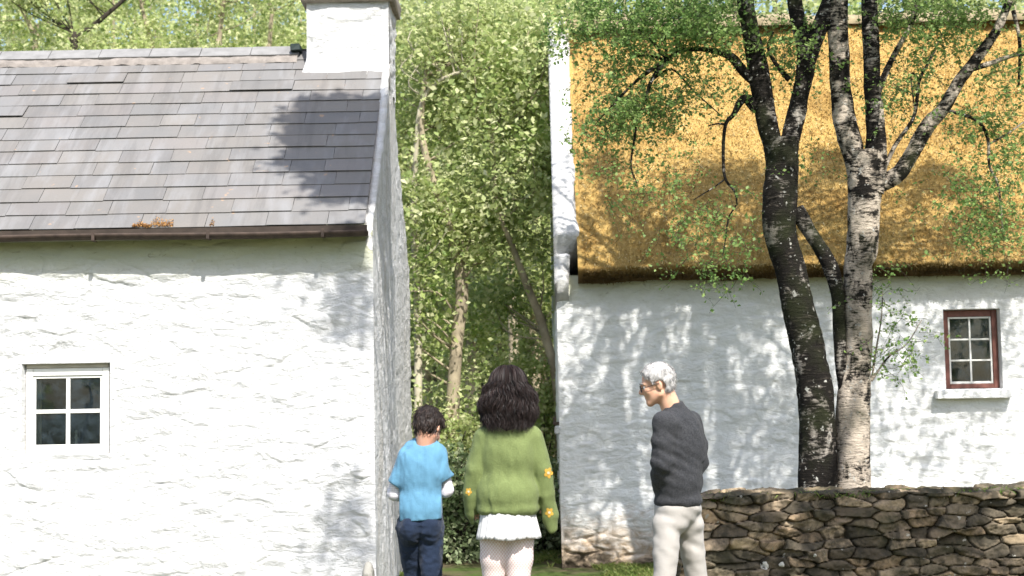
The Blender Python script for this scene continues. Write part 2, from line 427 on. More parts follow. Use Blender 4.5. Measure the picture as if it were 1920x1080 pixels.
def reveal(mb, u0_, u1_, z0, z1, yfront, yback, fl=0.02, n=6):
    """four splayed reveal faces as thick slabs set in the opening"""
    o = (u0_, u1_, z0, z1); i = (u0_+fl, u1_-fl, z0+fl*.3, z1-fl*.6); t = .3
    Vf = []
    def slab(p, q, r_, s_, d):
        V = [p, q, r_, s_]; V2 = [tuple(np.add(v, d)) for v in V]
        mb.add(V+V2, [[0, 1, 2, 3], [7, 6, 5, 4], [0, 4, 5, 1], [1, 5, 6, 2], [2, 6, 7, 3], [3, 7, 4, 0]])
    slab((o[0], yfront, o[2]), (i[0], yback, i[2]), (i[0], yback, i[3]), (o[0], yfront, o[3]), (-.04, .01, 0))
    slab((o[1], yfront, o[2]), (i[1], yback, i[2]), (i[1], yback, i[3]), (o[1], yfront, o[3]), (.04, .01, 0))
    slab((o[0]-.001, yfront, o[3]), (i[0]-.001, yback, i[3]), (i[1]+.001, yback, i[3]), (o[1]+.001, yfront, o[3]), (0, .01, .04))
    slab((o[0]-.001, yfront, o[2]), (i[0]-.001, yback, i[2]), (i[1]+.001, yback, i[2]), (o[1]+.001, yfront, o[2]), (0, .01, -.04))

# ------------------------------------------------------------------ LEFT COTTAGE (slated)
LY = 11.2; LD = 4.0
corner = P(702, 764, LY); LX = corner[0]
LC = empty('stone_cottage', (LX, LY, 0), 'whitewashed rubble cottage with grey slate roof, four pane window and broad white chimney', 'cottage')
eave_z = P(350, 432, LY-.1)[2]; ridge_z = P(300, 100, LY+LD/2)[2]
def Lx(px, Y=LY): return P(px, 760, Y)[0]-LX
w0, w1 = P(40, 770, LY)[0]-LX, P(206, 770, LY)[0]-LX
wz0, wz1 = P(120, 852, LY)[2], P(120, 681, LY)[2]
XL = -6.2
us = np.concatenate([spaced(XL, -3.9, .05), spaced(-3.9, 0, .0085, (w0, w1))[1:]])
vs = spaced(-.15, eave_z+.05, .0085, (wz0, wz1))
dl = rubble(3, .85, .0080, .34, .14)
def dl2(u, v):
    return dl(u, v)*sst(0, .06, -u)*1.0
# reveal depth is 0.09
V, F, _ = sheet(us, vs, dl2, lambda u, v, d: np.stack([u, -d-.0*u, v], -1), holes=[(w0, w1, wz0, wz1)])
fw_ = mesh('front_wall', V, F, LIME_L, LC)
mb = MB(); reveal(mb, w0, w1, wz0, wz1, 0, .10, .02); rv = mb.build('window_reveal', LIME_C, LC)
wf = window_parts(LC, w0+.018, w1-.020, wz0+.005, wz1-.035, .048, 2, 2, WHITE_PAINT, .050, WHITE_PAINT, .020, .030)
MB().box((w0+.020, .040, wz1-.0335), (w1-.022, .095, wz1-.004), .004).build('window_head', m_plain('shaded_white_paint', (.50, .45, .37), .6, 9, .3), LC)  # beige tint paints in the shade on the white frame's head
# room behind the window
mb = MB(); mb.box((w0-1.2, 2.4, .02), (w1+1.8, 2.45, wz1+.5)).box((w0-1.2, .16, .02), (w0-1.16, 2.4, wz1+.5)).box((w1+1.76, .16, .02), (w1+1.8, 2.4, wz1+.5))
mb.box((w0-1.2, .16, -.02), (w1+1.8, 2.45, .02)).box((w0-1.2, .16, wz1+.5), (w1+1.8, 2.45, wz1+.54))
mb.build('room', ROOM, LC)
cm = m_plain('curtain_linen', (.50, .42, .28), .9, 30, .2)
cu = MB(); xs = np.linspace(w0+.045, w0+.10, 14); pts = [(x, .155+.01*math.sin(i*1.6)) for i, x in enumerate(xs)]
Vc = []; Fc = []
for (x, y) in pts: Vc += [(x, y, wz0+.03), (x, y, wz1-.03), (x, y+.003, wz1-.03), (x, y+.003, wz0+.03)]
for i in range(len(pts)-1):
    a = i*4; b = a+4; Fc += [[a, b, b+1, a+1], [a+1, b+1, b+2, a+2], [a+2, b+2, b+3, a+3], [a+3, b+3, b, a]]
cu.add(Vc, Fc); cu.build('curtain', cm, LC, smooth=True)
# candlestick on the inner sill
cz = wz0+.02; cx = (w0+w1)/2+.03
cs = MB(); cs.lathe([(.028, 0), (.030, .006), (.012, .014), (.008, .03), (.016, .045), (.008, .06), (.007, .09), (.015, .10), (.008, .112), (.010, .135), (.018, .14), (.010, .142), (.010, .16)], (0, 0, 0), 16)
o = cs.build('candlestick', m_plain('pewter', (.55, .53, .48), .35, 30, .1, metal=.2), None, smooth=True, loc=(LX+cx, LY+.175, cz))
tag(o, 'pale turned candlestick standing just inside the small four pane window', 'candlestick')
sl = MB(); sl.box((w0+.02, .137, wz0-.02), (w1-.02, .30, wz0+.02), .004).build('inner_sill', WHITE_PAINT, LC)
# gable wall: y from 0..LD
def gkeep(u, v):  # u along depth, v up
    h = ridge_z+.03-(np.abs(u-LD/2))*(ridge_z-eave_z)/(LD/2)
    return v < h
gr = rubble(17, .42, .011, .26, .30)
us = spaced(0, LD, .014); vs = np.linspace(0, 1, 330)
Hh = ridge_z+.045-np.abs(us-LD/2)*(ridge_z-eave_z-.02)/(LD/2)
U, T = np.meshgrid(us, vs, indexing='ij'); Vv = -.15+T*(Hh[:, None]+.15)
D = gr(U, Vv)*(.25+.75*sst(0, .05, U))+.02*np.sin(U*1.6)
idx = np.arange(U.size).reshape(U.shape); F = np.stack([idx[:-1, :-1], idx[1:, :-1], idx[1:, 1:], idx[:-1, 1:]], -1).reshape(-1, 4)
# thickness: an inner copy plus rim so the verge has a real top
V1 = np.stack([D, U, Vv], -1).reshape(-1, 3); V2 = np.stack([0*D-.10, U, Vv], -1)
top1 = idx[:, -1]; n0 = len(V1)
V2t = np.stack([np.full(len(us), -.055), us, Hh-.0], -1); V2b = np.stack([np.full(len(us), -.055), us, Hh-.35], -1)
Vg = np.concatenate([V1, V2t, V2b]); m = len(us)
Ft = np.stack([top1[:-1], top1[1:], n0+np.arange(1, m), n0+np.arange(m-1)], -1)
Fb = np.stack([n0+np.arange(m-1), n0+np.arange(1, m), n0+m+np.arange(1, m), n0+m+np.arange(m-1)], -1)
Fe = np.array([[top1[0], n0, n0+m, idx[0, -40]]])
mesh('gable_wall', Vg, np.concatenate([F, Ft, Fb, Fe]), LIME_G, LC)
mb = MB(); mb.box((XL, LD-.02, -.1), (-.02, LD+.03, eave_z)); mb.box((XL-.02, .02, -.1), (XL+.03, LD-.05, eave_z+.0))
mb.add([(XL, .02, eave_z), (XL, LD-.03, eave_z), (XL, LD/2, ridge_z-.05), (XL+.05, .02, eave_z), (XL+.05, LD-.03, eave_z), (XL+.05, LD/2, ridge_z-.05)],
       [[0, 1, 2], [5, 4, 3], [0, 3, 4, 1], [1, 4, 5, 2], [2, 5, 3, 0]])
mb.build('rear_wall', LIME_C, LC)
# slates
A0 = np.array([-.12, eave_z+.015]); A1 = np.array([LD/2, ridge_z]); sd = A1-A0; SL = np.hypot(*sd); sd /= SL; nd_ = np.array([-sd[1], sd[0]])
V = []; F = []; Cc = []; n = 0; rows = 15; gauge = SL/rows
def slates(mirror):
    global n
    for r_ in range(rows):
        x = XL-.1+random.uniform(-.2, 0)
        while x < -.045:
            w = random.choice([.30, .36, .42, .46, .50])*random.uniform(.9, 1.1); x2 = x+w if -.045-(x+w) > .12 else -.045
            lift = .008+random.random()*.004+(random.random() < .10)*random.uniform(.003, .012)
            s0 = r_*gauge+random.uniform(-.006, .006); s1 = min(s0+gauge*1.55, SL+.02); th = .005
            l0, l1 = lift+random.uniform(-.002, .002), lift+random.uniform(-.002, .002)
            q = []
            for (xx, ss, nn) in ((x, s0, l0+th), (x2, s0, l1+th), (x2, s1, th*.3), (x, s1, th*.3), (x, s0, l0), (x2, s0, l1), (x2, s1, -.002), (x, s1, -.002)):
                yz = A0+sd*ss+nd_*nn; y = yz[0]
                if mirror: y = LD-y
                q.append((xx+.0015*(1 if xx == x else -1), y, yz[1]))
            V.extend(q); ff = [[0, 1, 2, 3], [7, 6, 5, 4], [0, 4, 5, 1], [1, 5, 6, 2], [2, 6, 7, 3], [3, 7, 4, 0]]
            F.extend([[a+n for a in p] for p in ff]); n += 8
            b = random.uniform(.90, 1.08); tint = random.choice([(.172, .164, .155), (.166, .162, .157), (.180, .170, .158), (.162, .158, .156), (.176, .166, .160), (.168, .165, .163)])
            Cc.extend([[c*b for c in tint]]*8)
            x = x2+.0005
slates(False); slates(True)
mesh('slate_roof', V, F, SLATE, LC, smooth=False, colors=np.array(Cc))
# ridge capping with a mortar bed
mb = MB(); 
xx = XL
while xx < Lx(566, LY+2):
    x2 = min(xx+.45, Lx(568, LY+2)); z = ridge_z+.025+random.uniform(-.002, .002); y = LD/2; 
    q = []
    for X_ in (xx+.003, x2-.003):
        q += [(X_, y-.13, z-.085), (X_, y, z+.02), (X_, y+.13, z-.085), (X_, y+.115, z-.10), (X_, y, z-.003), (X_, y-.115, z-.10)]
    mb.add(q, [[0, 1, 7, 6], [1, 2, 8, 7], [2, 3, 9, 8], [3, 4, 10, 9], [4, 5, 11, 10], [5, 0, 6, 11], [5, 4, 3, 2, 1, 0], [6, 7, 8, 9, 10, 11]]); xx = x2
mb.build('ridge_tile', m_plain('ridge_clay', (.25, .245, .24), .85, 9, .3, .4), LC)
xs = spaced(XL, Lx(566, LY+2), .03); th = np.linspace(0, 1, 6)
U, T = np.meshgrid(xs, th, indexing='ij'); pp = A1+(-sd)*0
s_ = SL-.24+T*.13; nn = .012+.022*np.sin(T*np.pi)+fbm(uvz(U, T, 14, 3, 2), 3, 5)*.02
Y = A0[0]+sd[0]*s_+nd_[0]*nn; Z = A0[1]+sd[1]*s_+nd_[1]*nn
idx = np.arange(U.size).reshape(U.shape); F = np.stack([idx[:-1, :-1], idx[1:, :-1], idx[1:, 1:], idx[:-1, 1:]], -1).reshape(-1, 4)
mesh('ridge_mortar', np.stack([U, Y, Z], -1).reshape(-1, 3), F, m_plain('lime_mortar', (.27, .24, .215), .95, 14, .4, .5), LC)
# dark block standing in for the gap shadow beside the chimney
o = MB().box((Lx(553, LY+2), LD/2-.16, ridge_z-.03), (Lx(572, LY+2), LD/2-.03, ridge_z+.03), .006, jit=.004).build('gap_shadow_block', m_plain('gap_shadow_dark', (.02, .035, .032), .6), LC)
# chimney
cyf = 1.72; c0, c1 = P(575, 60, LY+cyf)[0]-LX, .0
def chim_face(axis, a, b, za, zb, off, seed, sgn, flare=0):
    us = spaced(a, b, .014); vs = spaced(za, zb, .014); g = rubble(seed, .9, .010)
    def fr(u, v, d):
        k = sst(za+.32, za, v)*flare
        d = d*sst(0, .04, u-a)*sst(0, .04, b-u)
        return np.stack([u-k*(b-u)/(b-a), off-d-k, v], -1) if axis == 'y' else np.stack([off+sgn*(d), u, v], -1)
    return sheet(us, vs, g, fr)[:2]
cz0 = ridge_z-.42; cz1 = ridge_z+1.0
parts = [chim_face('y', c0, c1, cz0, cz1, cyf, 41, 1, .07), chim_face('x', cyf, cyf+.62, cz0, cz1, c0, 42, -1), chim_face('x', cyf, cyf+.62, cz0, cz1, c1+.006, 43, 1)]
vv, ff = joinVF(parts)
ch = mesh('chimney', vv, ff, LIME_C, LC)
MB().box((c0+.03, cyf+.03, cz0), (c1-.03, cyf+.615, cz1), .01).build('flue_stack', LIME_C, ch)
capz = P(660, 4, LY+cyf)[2]
MB().box((c0-.05, cyf-.05, capz), (c1+.06, cyf+.67, capz+.12), .015, jit=.004).build('chimney_cap', m_plain('cap_stone', (.34, .30, .25), .9, 12, .35, .5), ch)
for k in (.22, .58):
    MB().lathe([(.11, 0), (.11, .05), (.09, .07), (.085, .30), (.10, .32), (.10, .36), (.075, .36)], (c0+(c1-c0)*k, cyf+.31, capz+.12), 18).build('chimney_pot', m_plain('terracotta', (.40, .17, .09), .8), ch, smooth=True)
# gutter: half round iron with brackets
gy = -.17; gz = eave_z-.03; V = []; n_ = 10
xs = np.linspace(XL-.05, -.02, 60); L = []
prof = [(gy+.05*math.cos(a), gz+.045*math.sin(a)) for a in np.linspace(math.pi, 2*math.pi, n_)]+[(gy+.044*math.cos(a), gz+.039*math.sin(a)+.0) for a in np.linspace(2*math.pi, math.pi, n_)]
V = []
for i, x in enumerate(xs):
    sag = .006*math.sin(x*2.1)
    for (y, z) in prof: V.append((x, y, z+sag))
m = len(prof); i = np.arange(len(xs)-1)[:, None]*m; k = np.arange(m)[None]; k2 = (k+1) % m
F = np.stack([i+k, i+k2, i+m+k2, i+m+k], -1).reshape(-1, 4)
gut = mesh('gutter', V, F.tolist()+[list(range(m)), list(range(len(V)-m, len(V)))[::-1]], IRON, LC)
mb = MB().box((XL, -.135, eave_z-.055), (-.03, -.118, eave_z+.015)).build('fascia', m_plain('fascia_wood', (.06, .045, .035), .85, 12, .4, .4), LC)
for k in range(7):
    x = -.35-k*.85
    MB().box((x-.012, gy-.053, gz-.052), (x+.012, -.135, gz-.046), .001).box((x-.012, gy-.056, gz-.05), (x+.012, gy-.051, gz+.012), .001).build('gutter_bracket', IRON, gut)
MB().box((XL, -.14, eave_z-.06), (-.03, .02, eave_z-.045)).build('soffit', m_plain('soffit', (.30, .30, .25), .9), LC)
# orange moss on the slates
def clump(c, r_, k, mat, name, parent, size=.010):
    p = rng.normal(0, 1, (k, 3))*np.array(r_)+np.array(c); Vq, Fq = leaves(p, size, .6); return mesh(name, Vq, Fq, mat, parent, smooth=False)
def leaves(p, size, flat=0.0, asp=.62, nrm=None):
    n = len(p); size = np.broadcast_to(np.asarray(size, float), (n,))[:, None]*rng.uniform(.45, 1.4, (n, 1))
    a = rng.normal(0, 1, (n, 3)); a[:, 2] = a[:, 2]*.7-.15; a /= np.linalg.norm(a, axis=1)[:, None]
    q = rng.normal(0, 1, (n, 3)); q[:, 2] += flat*1.6
    if nrm is not None: q = q+nrm
    b = np.cross(a, q); b /= np.linalg.norm(b, axis=1)[:, None]+1e-9; c = np.cross(b, a)
    t = a*size; s = b*size*asp*.5; fo = c*size*.10
    V = np.stack([p, p+t*.45+s+fo, p+t, p+t*.45-s+fo], 1).reshape(-1, 3)
    return V, np.arange(n*4).reshape(n, 4)
MOSS = m_leaf('orange_moss', (.30, .13, .03), (.45, .22, .06), (.55, .32, .12), .1)
for (pa, pb, k, hh) in ((250, 325, 900, .02), (395, 402, 60, .012)):
    xa, xb = P(pa, 420, LY-.1)[0]-LX, P(pb, 420, LY-.1)[0]-LX
    u = rng.uniform(xa, xb, k); s = np.abs(rng.normal(0, .035, k))*np.clip(fbm(uvz(u, u*0, 18, 1), 3, 4)*2.2+.8, .1, 2); nn = rng.uniform(.015, .015+hh, k)
    p = np.stack([u, A0[0]+sd[0]*s+nd_[0]*nn, A0[1]+sd[1]*s+nd_[1]*nn], -1)
    Vq, Fq = leaves(p, .012, .5); mesh('moss_patch', Vq, Fq, MOSS, LC, smooth=False)
# foot stone
def blob_stone(r_, seed, loc):
    import bmesh
    bm = bmesh.new(); bmesh.ops.create_icosphere(bm, subdivisions=4, radius=1)
    V = np.array([v.co[:] for v in bm.verts]); Fz = [[v.index for v in f.verts] for f in bm.faces]; bm.free()
    V = np.sign(V)*np.abs(V)**.8*r_; V = V*(1+.22*fbm(V*6/max(r_)*.3, 4, seed)[:, None])
    return V, Fz
Vs_, Fs_ = blob_stone(np.array([.055, .10, .26]), 3, 0)
o = mesh('guard_stone', Vs_, Fs_, STONE, None, colors=np.tile([.30, .29, .26], (len(Vs_), 1)), loc=(LX-.045, LY-.14, .13))
tag(o, 'rounded grey guard stone at the foot of the white cottage corner', 'stone')

# ------------------------------------------------------------------ RIGHT COTTAGE (thatched)
RY = 14.0; RD = 5.2; RW = 8.2
corner = P(1048, 764, RY); RXo = corner[0]; TH = R(-1.2)
RC = empty('thatched_cottage', (RXo, RY, 0), 'long whitewashed cottage under golden thatch, standing behind the birch trees and the stone wall', 'cottage', rz=TH)
ct, stt = math.cos(TH), math.sin(TH)
def toR(p): # world -> cottage local
    d = np.asarray(p)-np.array([RXo, RY, 0]); return np.array([ct*d[0]+stt*d[1], -stt*d[0]+ct*d[1], d[2]])
def PR(px, py, yl=0.0):
    """point on the cottage-local plane y=yl"""
    a = P(px, py, RY+yl); 
    for _ in range(4): a = P(px, py, a[1]+(yl-toR(a)[1]))
    return toR(a)
re_z = PR(1500, 528)[2]; rr_z = PR(1080, 68, RD/2)[2]
a, b = PR(1771, 655), PR(1878, 655); q0, q1 = a[0], b[0]; qz0, qz1 = PR(1825, 729)[2], PR(1825, 579)[2]
dr = rubble(55, .55, .011, .30, .09)
def dr2(u, v):
    w = fbm(uvz(u, v, 5, 6, 1), 3, 8)*.05; F1, F2, H, du, dv = cells(u+w, v+w, .3, .13, 77)
    rough = sst(.42, .12, v+fbm(uvz(u, v, 2.5, 2, 3), 3, 2)*.3)*sst(0, .05, u)
    return dr(u, v)*sst(0, .05, u)+rough*(.03*sst(.0, .22, F2-F1)+.02*(H[0]-.5)-.035+fbm(uvz(u, v, 14, 14, 2), 4, 1)*.03)
us = np.concatenate([spaced(0, 5.4, .011, (q0, q1)), spaced(5.4, RW, .05)[1:]]); vs = spaced(-.2, re_z+.1, .011, (qz0, qz1))
V, F, _ = sheet(us, vs, dr2, lambda u, v, d: np.stack([u, -d, v], -1), holes=[(q0, q1, qz0, qz1)])
mesh('front_wall', V, F, LIME_R, RC)
mb = MB(); reveal(mb, q0, q1, qz0, qz1, 0, .10, .008); mb.build('window_reveal', LIME_R, RC)
wf = window_parts(RC, q0+.009, q1-.009, qz0+.005, qz1-.008, .075, 2, 3, RED_PAINT, .052, WHITE_PAINT, .018, .016)
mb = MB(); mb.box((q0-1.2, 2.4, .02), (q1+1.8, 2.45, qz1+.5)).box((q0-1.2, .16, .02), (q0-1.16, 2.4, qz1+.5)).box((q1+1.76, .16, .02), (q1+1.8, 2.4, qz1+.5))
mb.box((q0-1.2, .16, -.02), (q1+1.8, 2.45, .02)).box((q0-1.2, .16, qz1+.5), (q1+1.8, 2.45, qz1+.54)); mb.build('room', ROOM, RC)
sa, sbx = PR(1757, 740, -.08)[0], PR(1899, 740, -.08)[0]; s0z, s1z = PR(1830, 747, -.09)[2], PR(1830, 730, -.09)[2]
MB().box((sa, -.10, s0z), (sbx, .07, s1z), .006, jit=.002).build('window_sill', LIME_R, RC)
# gable
Hg = lambda u: rr_z+.10-np.abs(u-RD/2)*(rr_z-re_z)/(RD/2)
us = spaced(0, RD, .03); vs = np.linspace(0, 1, 160); U, T = np.meshgrid(us, vs, indexing='ij'); Vv = -.2+T*(Hg(U)+.2)
D = dr(U, Vv)*sst(0, .05, U)
idx = np.arange(U.size).reshape(U.shape); Fg = np.stack([idx[:-1, :-1], idx[:-1, 1:], idx[1:, 1:], idx[1:, :-1]], -1).reshape(-1, 4)
mesh('gable_wall', np.stack([-D, U, Vv], -1).reshape(-1, 3), Fg, LIME_R, RC)
MB().box((0.02, RD-.02, -.1), (RW, RD+.03, re_z)).box((RW-.03, .02, -.1), (RW+.02, RD-.05, re_z)).add([(RW, .02, re_z), (RW, RD-.03, re_z), (RW, RD/2, rr_z-.05), (RW-.05, .02, re_z), (RW-.05, RD-.03, re_z), (RW-.05, RD/2, rr_z-.05)],
       [[0, 1, 2], [5, 4, 3], [0, 3, 4, 1], [1, 4, 5, 2], [2, 5, 3, 0]]).build('rear_wall', LIME_R, RC)
# coping (skew) along the front and back rake, with a kneeler
def skew(back):
    pts = []; n = 130
    t = np.linspace(0, 1, n); 
    y = -.10+t*(RD/2+.10); z = re_z+.06+(y)*(rr_z-re_z)/(RD/2)
    L_ = t*3.9
    wob = fbm(uvz(L_, L_*0, 2.2, 1, 5), 3, 6)*.03
    # kneeler bulge and the recess under it
    kn = np.exp(-((L_-.50)/.16)**2)*.075
    rec = sst(.44, .36, L_)
    lift = .30-.12*t+kn*.35-rec*.16+wob*.8
    wid = .205+kn*.7-rec*.085+wob*.9
    ring = []
    for i in range(n):
        nn = np.array([-(rr_z-re_z), RD/2]); nn = nn/np.hypot(*nn)
        c = np.array([y[i], z[i]]); hi_ = c+nn*lift[i]*1.0; low = c-nn*.25
        x1 = wid[i]
        rr = [(-.015, low[0], low[1]), (-.02, hi_[0]+.0, hi_[1]-.03), (.015, hi_[0], hi_[1]), (x1-.05, hi_[0], hi_[1]+.005), (x1, *(c+nn*(lift[i]-.05))), (x1+.0, low[0], low[1])]
        ring.append(rr)
    ring = np.array(ring); 
    dz = fbm(ring*9, 3, 3)*.025; ring[..., 2] += dz; ring[..., 0] += fbm(ring*7+5, 3, 4)*.018*(ring[..., 0] > .05)
    if back: ring[..., 1] = RD-ring[..., 1]
    m_ = 6; V = ring.reshape(-1, 3); i = np.arange(n-1)[:, None]*m_; k = np.arange(m_)[None]; k2 = (k+1) % m_
    F = np.stack([i+k, i+k2, i+m_+k2, i+m_+k], -1).reshape(-1, 4).tolist()+[list(range(m_))[::-1], list(range(len(V)-m_, len(V)))]
    return V, F
mb = MB(); mb.add(*skew(False)).add(*skew(True)); mb.build('coping', m_limewash('limewash_coping', white=(.56, .555, .545), grime=.8), RC, smooth=True)
# corner pier under the kneeler
MB().box((-.012, -.03, re_z-.05), (.12, .04, re_z+.30), .012, jit=.006).build('kneeler_stone', LIME_C, RC)
# thatch: heavy displaced sheet with a rolled eave, covered in straw ends
prof = []
ys, zs = -.26, re_z-.03
def tprof(s):
    """s 0..1 underside+roll, 1..2 slope"""
    s = np.asarray(s); sl_ = (rr_z-re_z)/(RD/2)
    y0, z0 = .02, re_z+.035; y1, z1 = -.09, re_z+.03; y2, z2 = -.25, re_z+.135; y3, z3 = RD/2, rr_z+.08
    a = np.clip(s, 0, .5)/.5; b = np.clip(s-.5, 0, .5)/.5; c = np.clip(s-1, 0, 1)
    y = y0+(y1-y0)*a+(y2-y1)*b+(y3-y2)*c; z = z0+(z1-z0)*a+(z2-z1)*b+(z3-z2)*c
    z = z+.10*np.sin(np.clip(c*3.2, 0, 1)*np.pi/2)*(1-c); y = y-.0*c
    return y, z
us = spaced(.20, RW+.15, .022); sv = np.concatenate([np.linspace(0, 1, 16)[:-1], np.linspace(1, 2, 190)])
U, T = np.meshgrid(us, sv, indexing='ij'); Y, Z = tprof(T)
h = fbm(uvz(U, T*3.5, .9, 1.0, 4), 3, 12)*.10*np.clip(T-.5, 0, 1)+fbm(uvz(U, T*3.5, 9, 9, 4), 4, 13)*.04+fbm(uvz(U, U*0, 2.5, 1, 6), 3, 2)*.025
Y = Y-h*.7; Z = Z+h*.7
idx = np.arange(U.size).reshape(U.shape); F = np.stack([idx[:-1, :-1], idx[1:, :-1], idx[1:, 1:], idx[:-1, 1:]], -1).reshape(-1, 4)
Va = np.stack([U, Y, Z], -1).reshape(-1, 3); Vb = Va.copy(); Vb[:, 1] = RD-Vb[:, 1]
# straw ends
def straws(n, smin, smax, ln, droop, xr=(.24, 5.6)):
    u = rng.uniform(*xr, n); s = rng.uniform(smin, smax, n); y, z = tprof(s)
    hh = fbm(uvz(u, s*3.5, .9, 1.0, 4), 3, 12)*.10*np.clip(s-.5, 0, 1)+fbm(uvz(u, s*3.5, 9, 9, 4), 4, 13)*.04+fbm(uvz(u, u*0, 2.5, 1, 6), 3, 2)*.025
    p = np.stack([u, y-hh*.7, z+hh*.7], -1)
    sl = np.array([0, -(RD/2+.2), -(rr_z-re_z)]); sl /= np.linalg.norm(sl); nr = np.array([0, -.75, .66])
    d = sl*rng.uniform(.5, 1.1, (n, 1))+nr*rng.uniform(.15, .75, (n, 1))+rng.normal(0, .35, (n, 3))+np.array([0, 0, -droop]); d /= np.linalg.norm(d, axis=1)[:, None]
    sd_ = np.cross(d, rng.normal(0, 1, (n, 3))); sd_ /= np.linalg.norm(sd_, axis=1)[:, None]
    L = rng.uniform(.5, 1.2, (n, 1))*ln; w = rng.uniform(.0025, .005, (n, 1))
    V = np.stack([p-d*.01+sd_*w, p-d*.01-sd_*w, p+d*L-sd_*w*.6, p+d*L+sd_*w*.6], 1).reshape(-1, 3)
    return V, np.arange(4*n).reshape(n, 4)
vv, ff = joinVF([(Va, F), (Vb, F[:, ::-1]), straws(70000, 1.0, 2.0, .038, 0), straws(9000, .5, 1.05, .028, .2)])
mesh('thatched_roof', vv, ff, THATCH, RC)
xs = spaced(.0, RW+.1, .04); th = np.linspace(-.22, math.pi+.22, 9); U, T = np.meshgrid(xs, th, indexing='ij')
rr_ = .17+fbm(uvz(U, T, 5, 2, 3), 3, 7)*.06; Y = RD/2-np.cos(T)*rr_*1.3; Z = rr_z+.05+np.sin(T)*rr_*.75
idx = np.arange(U.size).reshape(U.shape); F = np.stack([idx[:-1, :-1], idx[1:, :-1], idx[1:, 1:], idx[:-1, 1:]], -1).reshape(-1, 4)
mesh('ridge_cap', np.stack([U, Y, Z], -1).reshape(-1, 3), F, m_plain('ridge_sod', (.34, .28, .17), .95, 12, .4, .6), RC)
# little iron pintle on the gable corner
pz = PR(1040, 790)[2]
MB().box((-.06, -.0, pz-.035), (.005, .05, pz-.005), .004).box((-.055, .01, pz-.01), (-.03, .035, pz+.045), .003).build('shutter_pintle', IRON, RC)
MB().box((-.045, -.012, pz-.12), (.01, .06, pz-.045), .01).build('pintle_block', LIME_C, RC)

# ------------------------------------------------------------------ DRY STONE WALL
WY = 10.2; wx0 = P(1296, 764, WY)[0]; wtop = P(1500, 929, WY)[2]
SWL = empty('dry_stone_wall', (wx0, WY, 0), 'low dry stone wall of rough mossy brown stones in front of the birch trees', 'stone wall')
WL = 5.0
def wall_disp(seed):
    def g(u, v):
        w = fbm(uvz(u, v, 4, 6, seed), 3, seed)*.05; w2 = fbm(uvz(u, v, 3, 5, seed+4), 3, seed+3)*.05
        F1, F2, H, du, dv = cells(u+w, v+w2, .20, .064, seed, .48, .5); e = F2-F1
        q_ = fbm(uvz(u, v, 7, 9, seed+20), 3, seed+12); st = sst(.0, .11, e)*.040+(H[0]-.5)*.055+du*(H[1]-.5)*.07+dv*(H[2]-.5)*.06-.03
        return st+np.round(q_*5+H[3])/5*.020+fbm(uvz(u, v, 14, 20, seed), 5, seed+2)*.026
    def c(u, v):
        w = fbm(uvz(u, v, 4, 6, seed), 3, seed)*.05; w2 = fbm(uvz(u, v, 3, 5, seed+4), 3, seed+3)*.05
        F1, F2, H, du, dv = cells(u+w, v+w2, .20, .064, seed, .48, .5); e = F2-F1
        pal = np.array([[.42, .33, .23], [.30, .26, .20], [.48, .40, .29], [.19, .17, .135], [.36, .30, .23], [.15, .13, .10]])
        k = (H[1]*5.99).astype(int); col = pal[k]*(.75+.5*H[2])[..., None]
        lit_end = sst(1.5, .2, u)[..., None]; col = col = col*(1+.25*lit_end)*np.array([.74, .68, .60])  # left end coloured lighter to paint in the sunlight on it
        return col*(.34+.66*sst(0, .10, e))[..., None]
    return g, c
g, cf = wall_disp(91)
us = np.concatenate([spaced(0, 2.5, .0075), spaced(2.5, WL, .03)[1:]]); ny = 150
topf = lambda u: wtop+fbm(uvz(u, u*0, 4.2, 1, 2), 3, 8)*.022+.006*np.sin(u*3)+.004*u
t = np.linspace(0, 1, ny); U, T = np.meshgrid(us, t, indexing='ij'); Vv = -.12+T*(topf(U)+.12)
shift = -.18*np.clip(1-Vv/wtop, 0, 1)*sst(.5, 0, U)          # the end spreads towards its foot
D = g(U, Vv)
X = U+shift+sst(.06, 0, U)*.0; XYZ = np.stack([X, -D, Vv], -1)
idx = np.arange(U.size).reshape(U.shape); F1_ = np.stack([idx[:-1, :-1], idx[1:, :-1], idx[1:, 1:], idx[:-1, 1:]], -1).reshape(-1, 4)
c1 = cf(U, Vv).reshape(-1, 3)
# top
ts = np.linspace(0, .45, 30); U2, T2 = np.meshgrid(us, ts, indexing='ij'); D2 = g(U2, T2+3)
e0 = XYZ[:, -1][:, None, :]
k = sst(0, .06, T2)
XYZ2 = np.stack([U2, T2+(e0[..., 1])*(1-k), e0[..., 2]+k*(D2*.6)], -1)
idx2 = np.arange(U2.size).reshape(U2.shape)+U.size; F2_ = np.stack([idx2[:-1, :-1], idx2[1:, :-1], idx2[1:, 1:], idx2[:-1, 1:]], -1).reshape(-1, 4)
# end face
zs3 = Vv[0]; ys3 = np.linspace(0, .45, 40); Z3, Y3 = np.meshgrid(zs3, ys3, indexing='ij'); D3 = g(Y3+7, Z3)
k3 = sst(0, .05, Y3); X3 = (XYZ[0, :, 0][:, None])-D3*k3; Yc = Y3+XYZ[0, :, 1][:, None]*(1-k3)
idx3 = np.arange(Z3.size).reshape(Z3.shape)+U.size+U2.size; F3_ = np.stack([idx3[:-1, :-1], idx3[1:, :-1], idx3[1:, 1:], idx3[:-1, 1:]], -1).reshape(-1, 4)
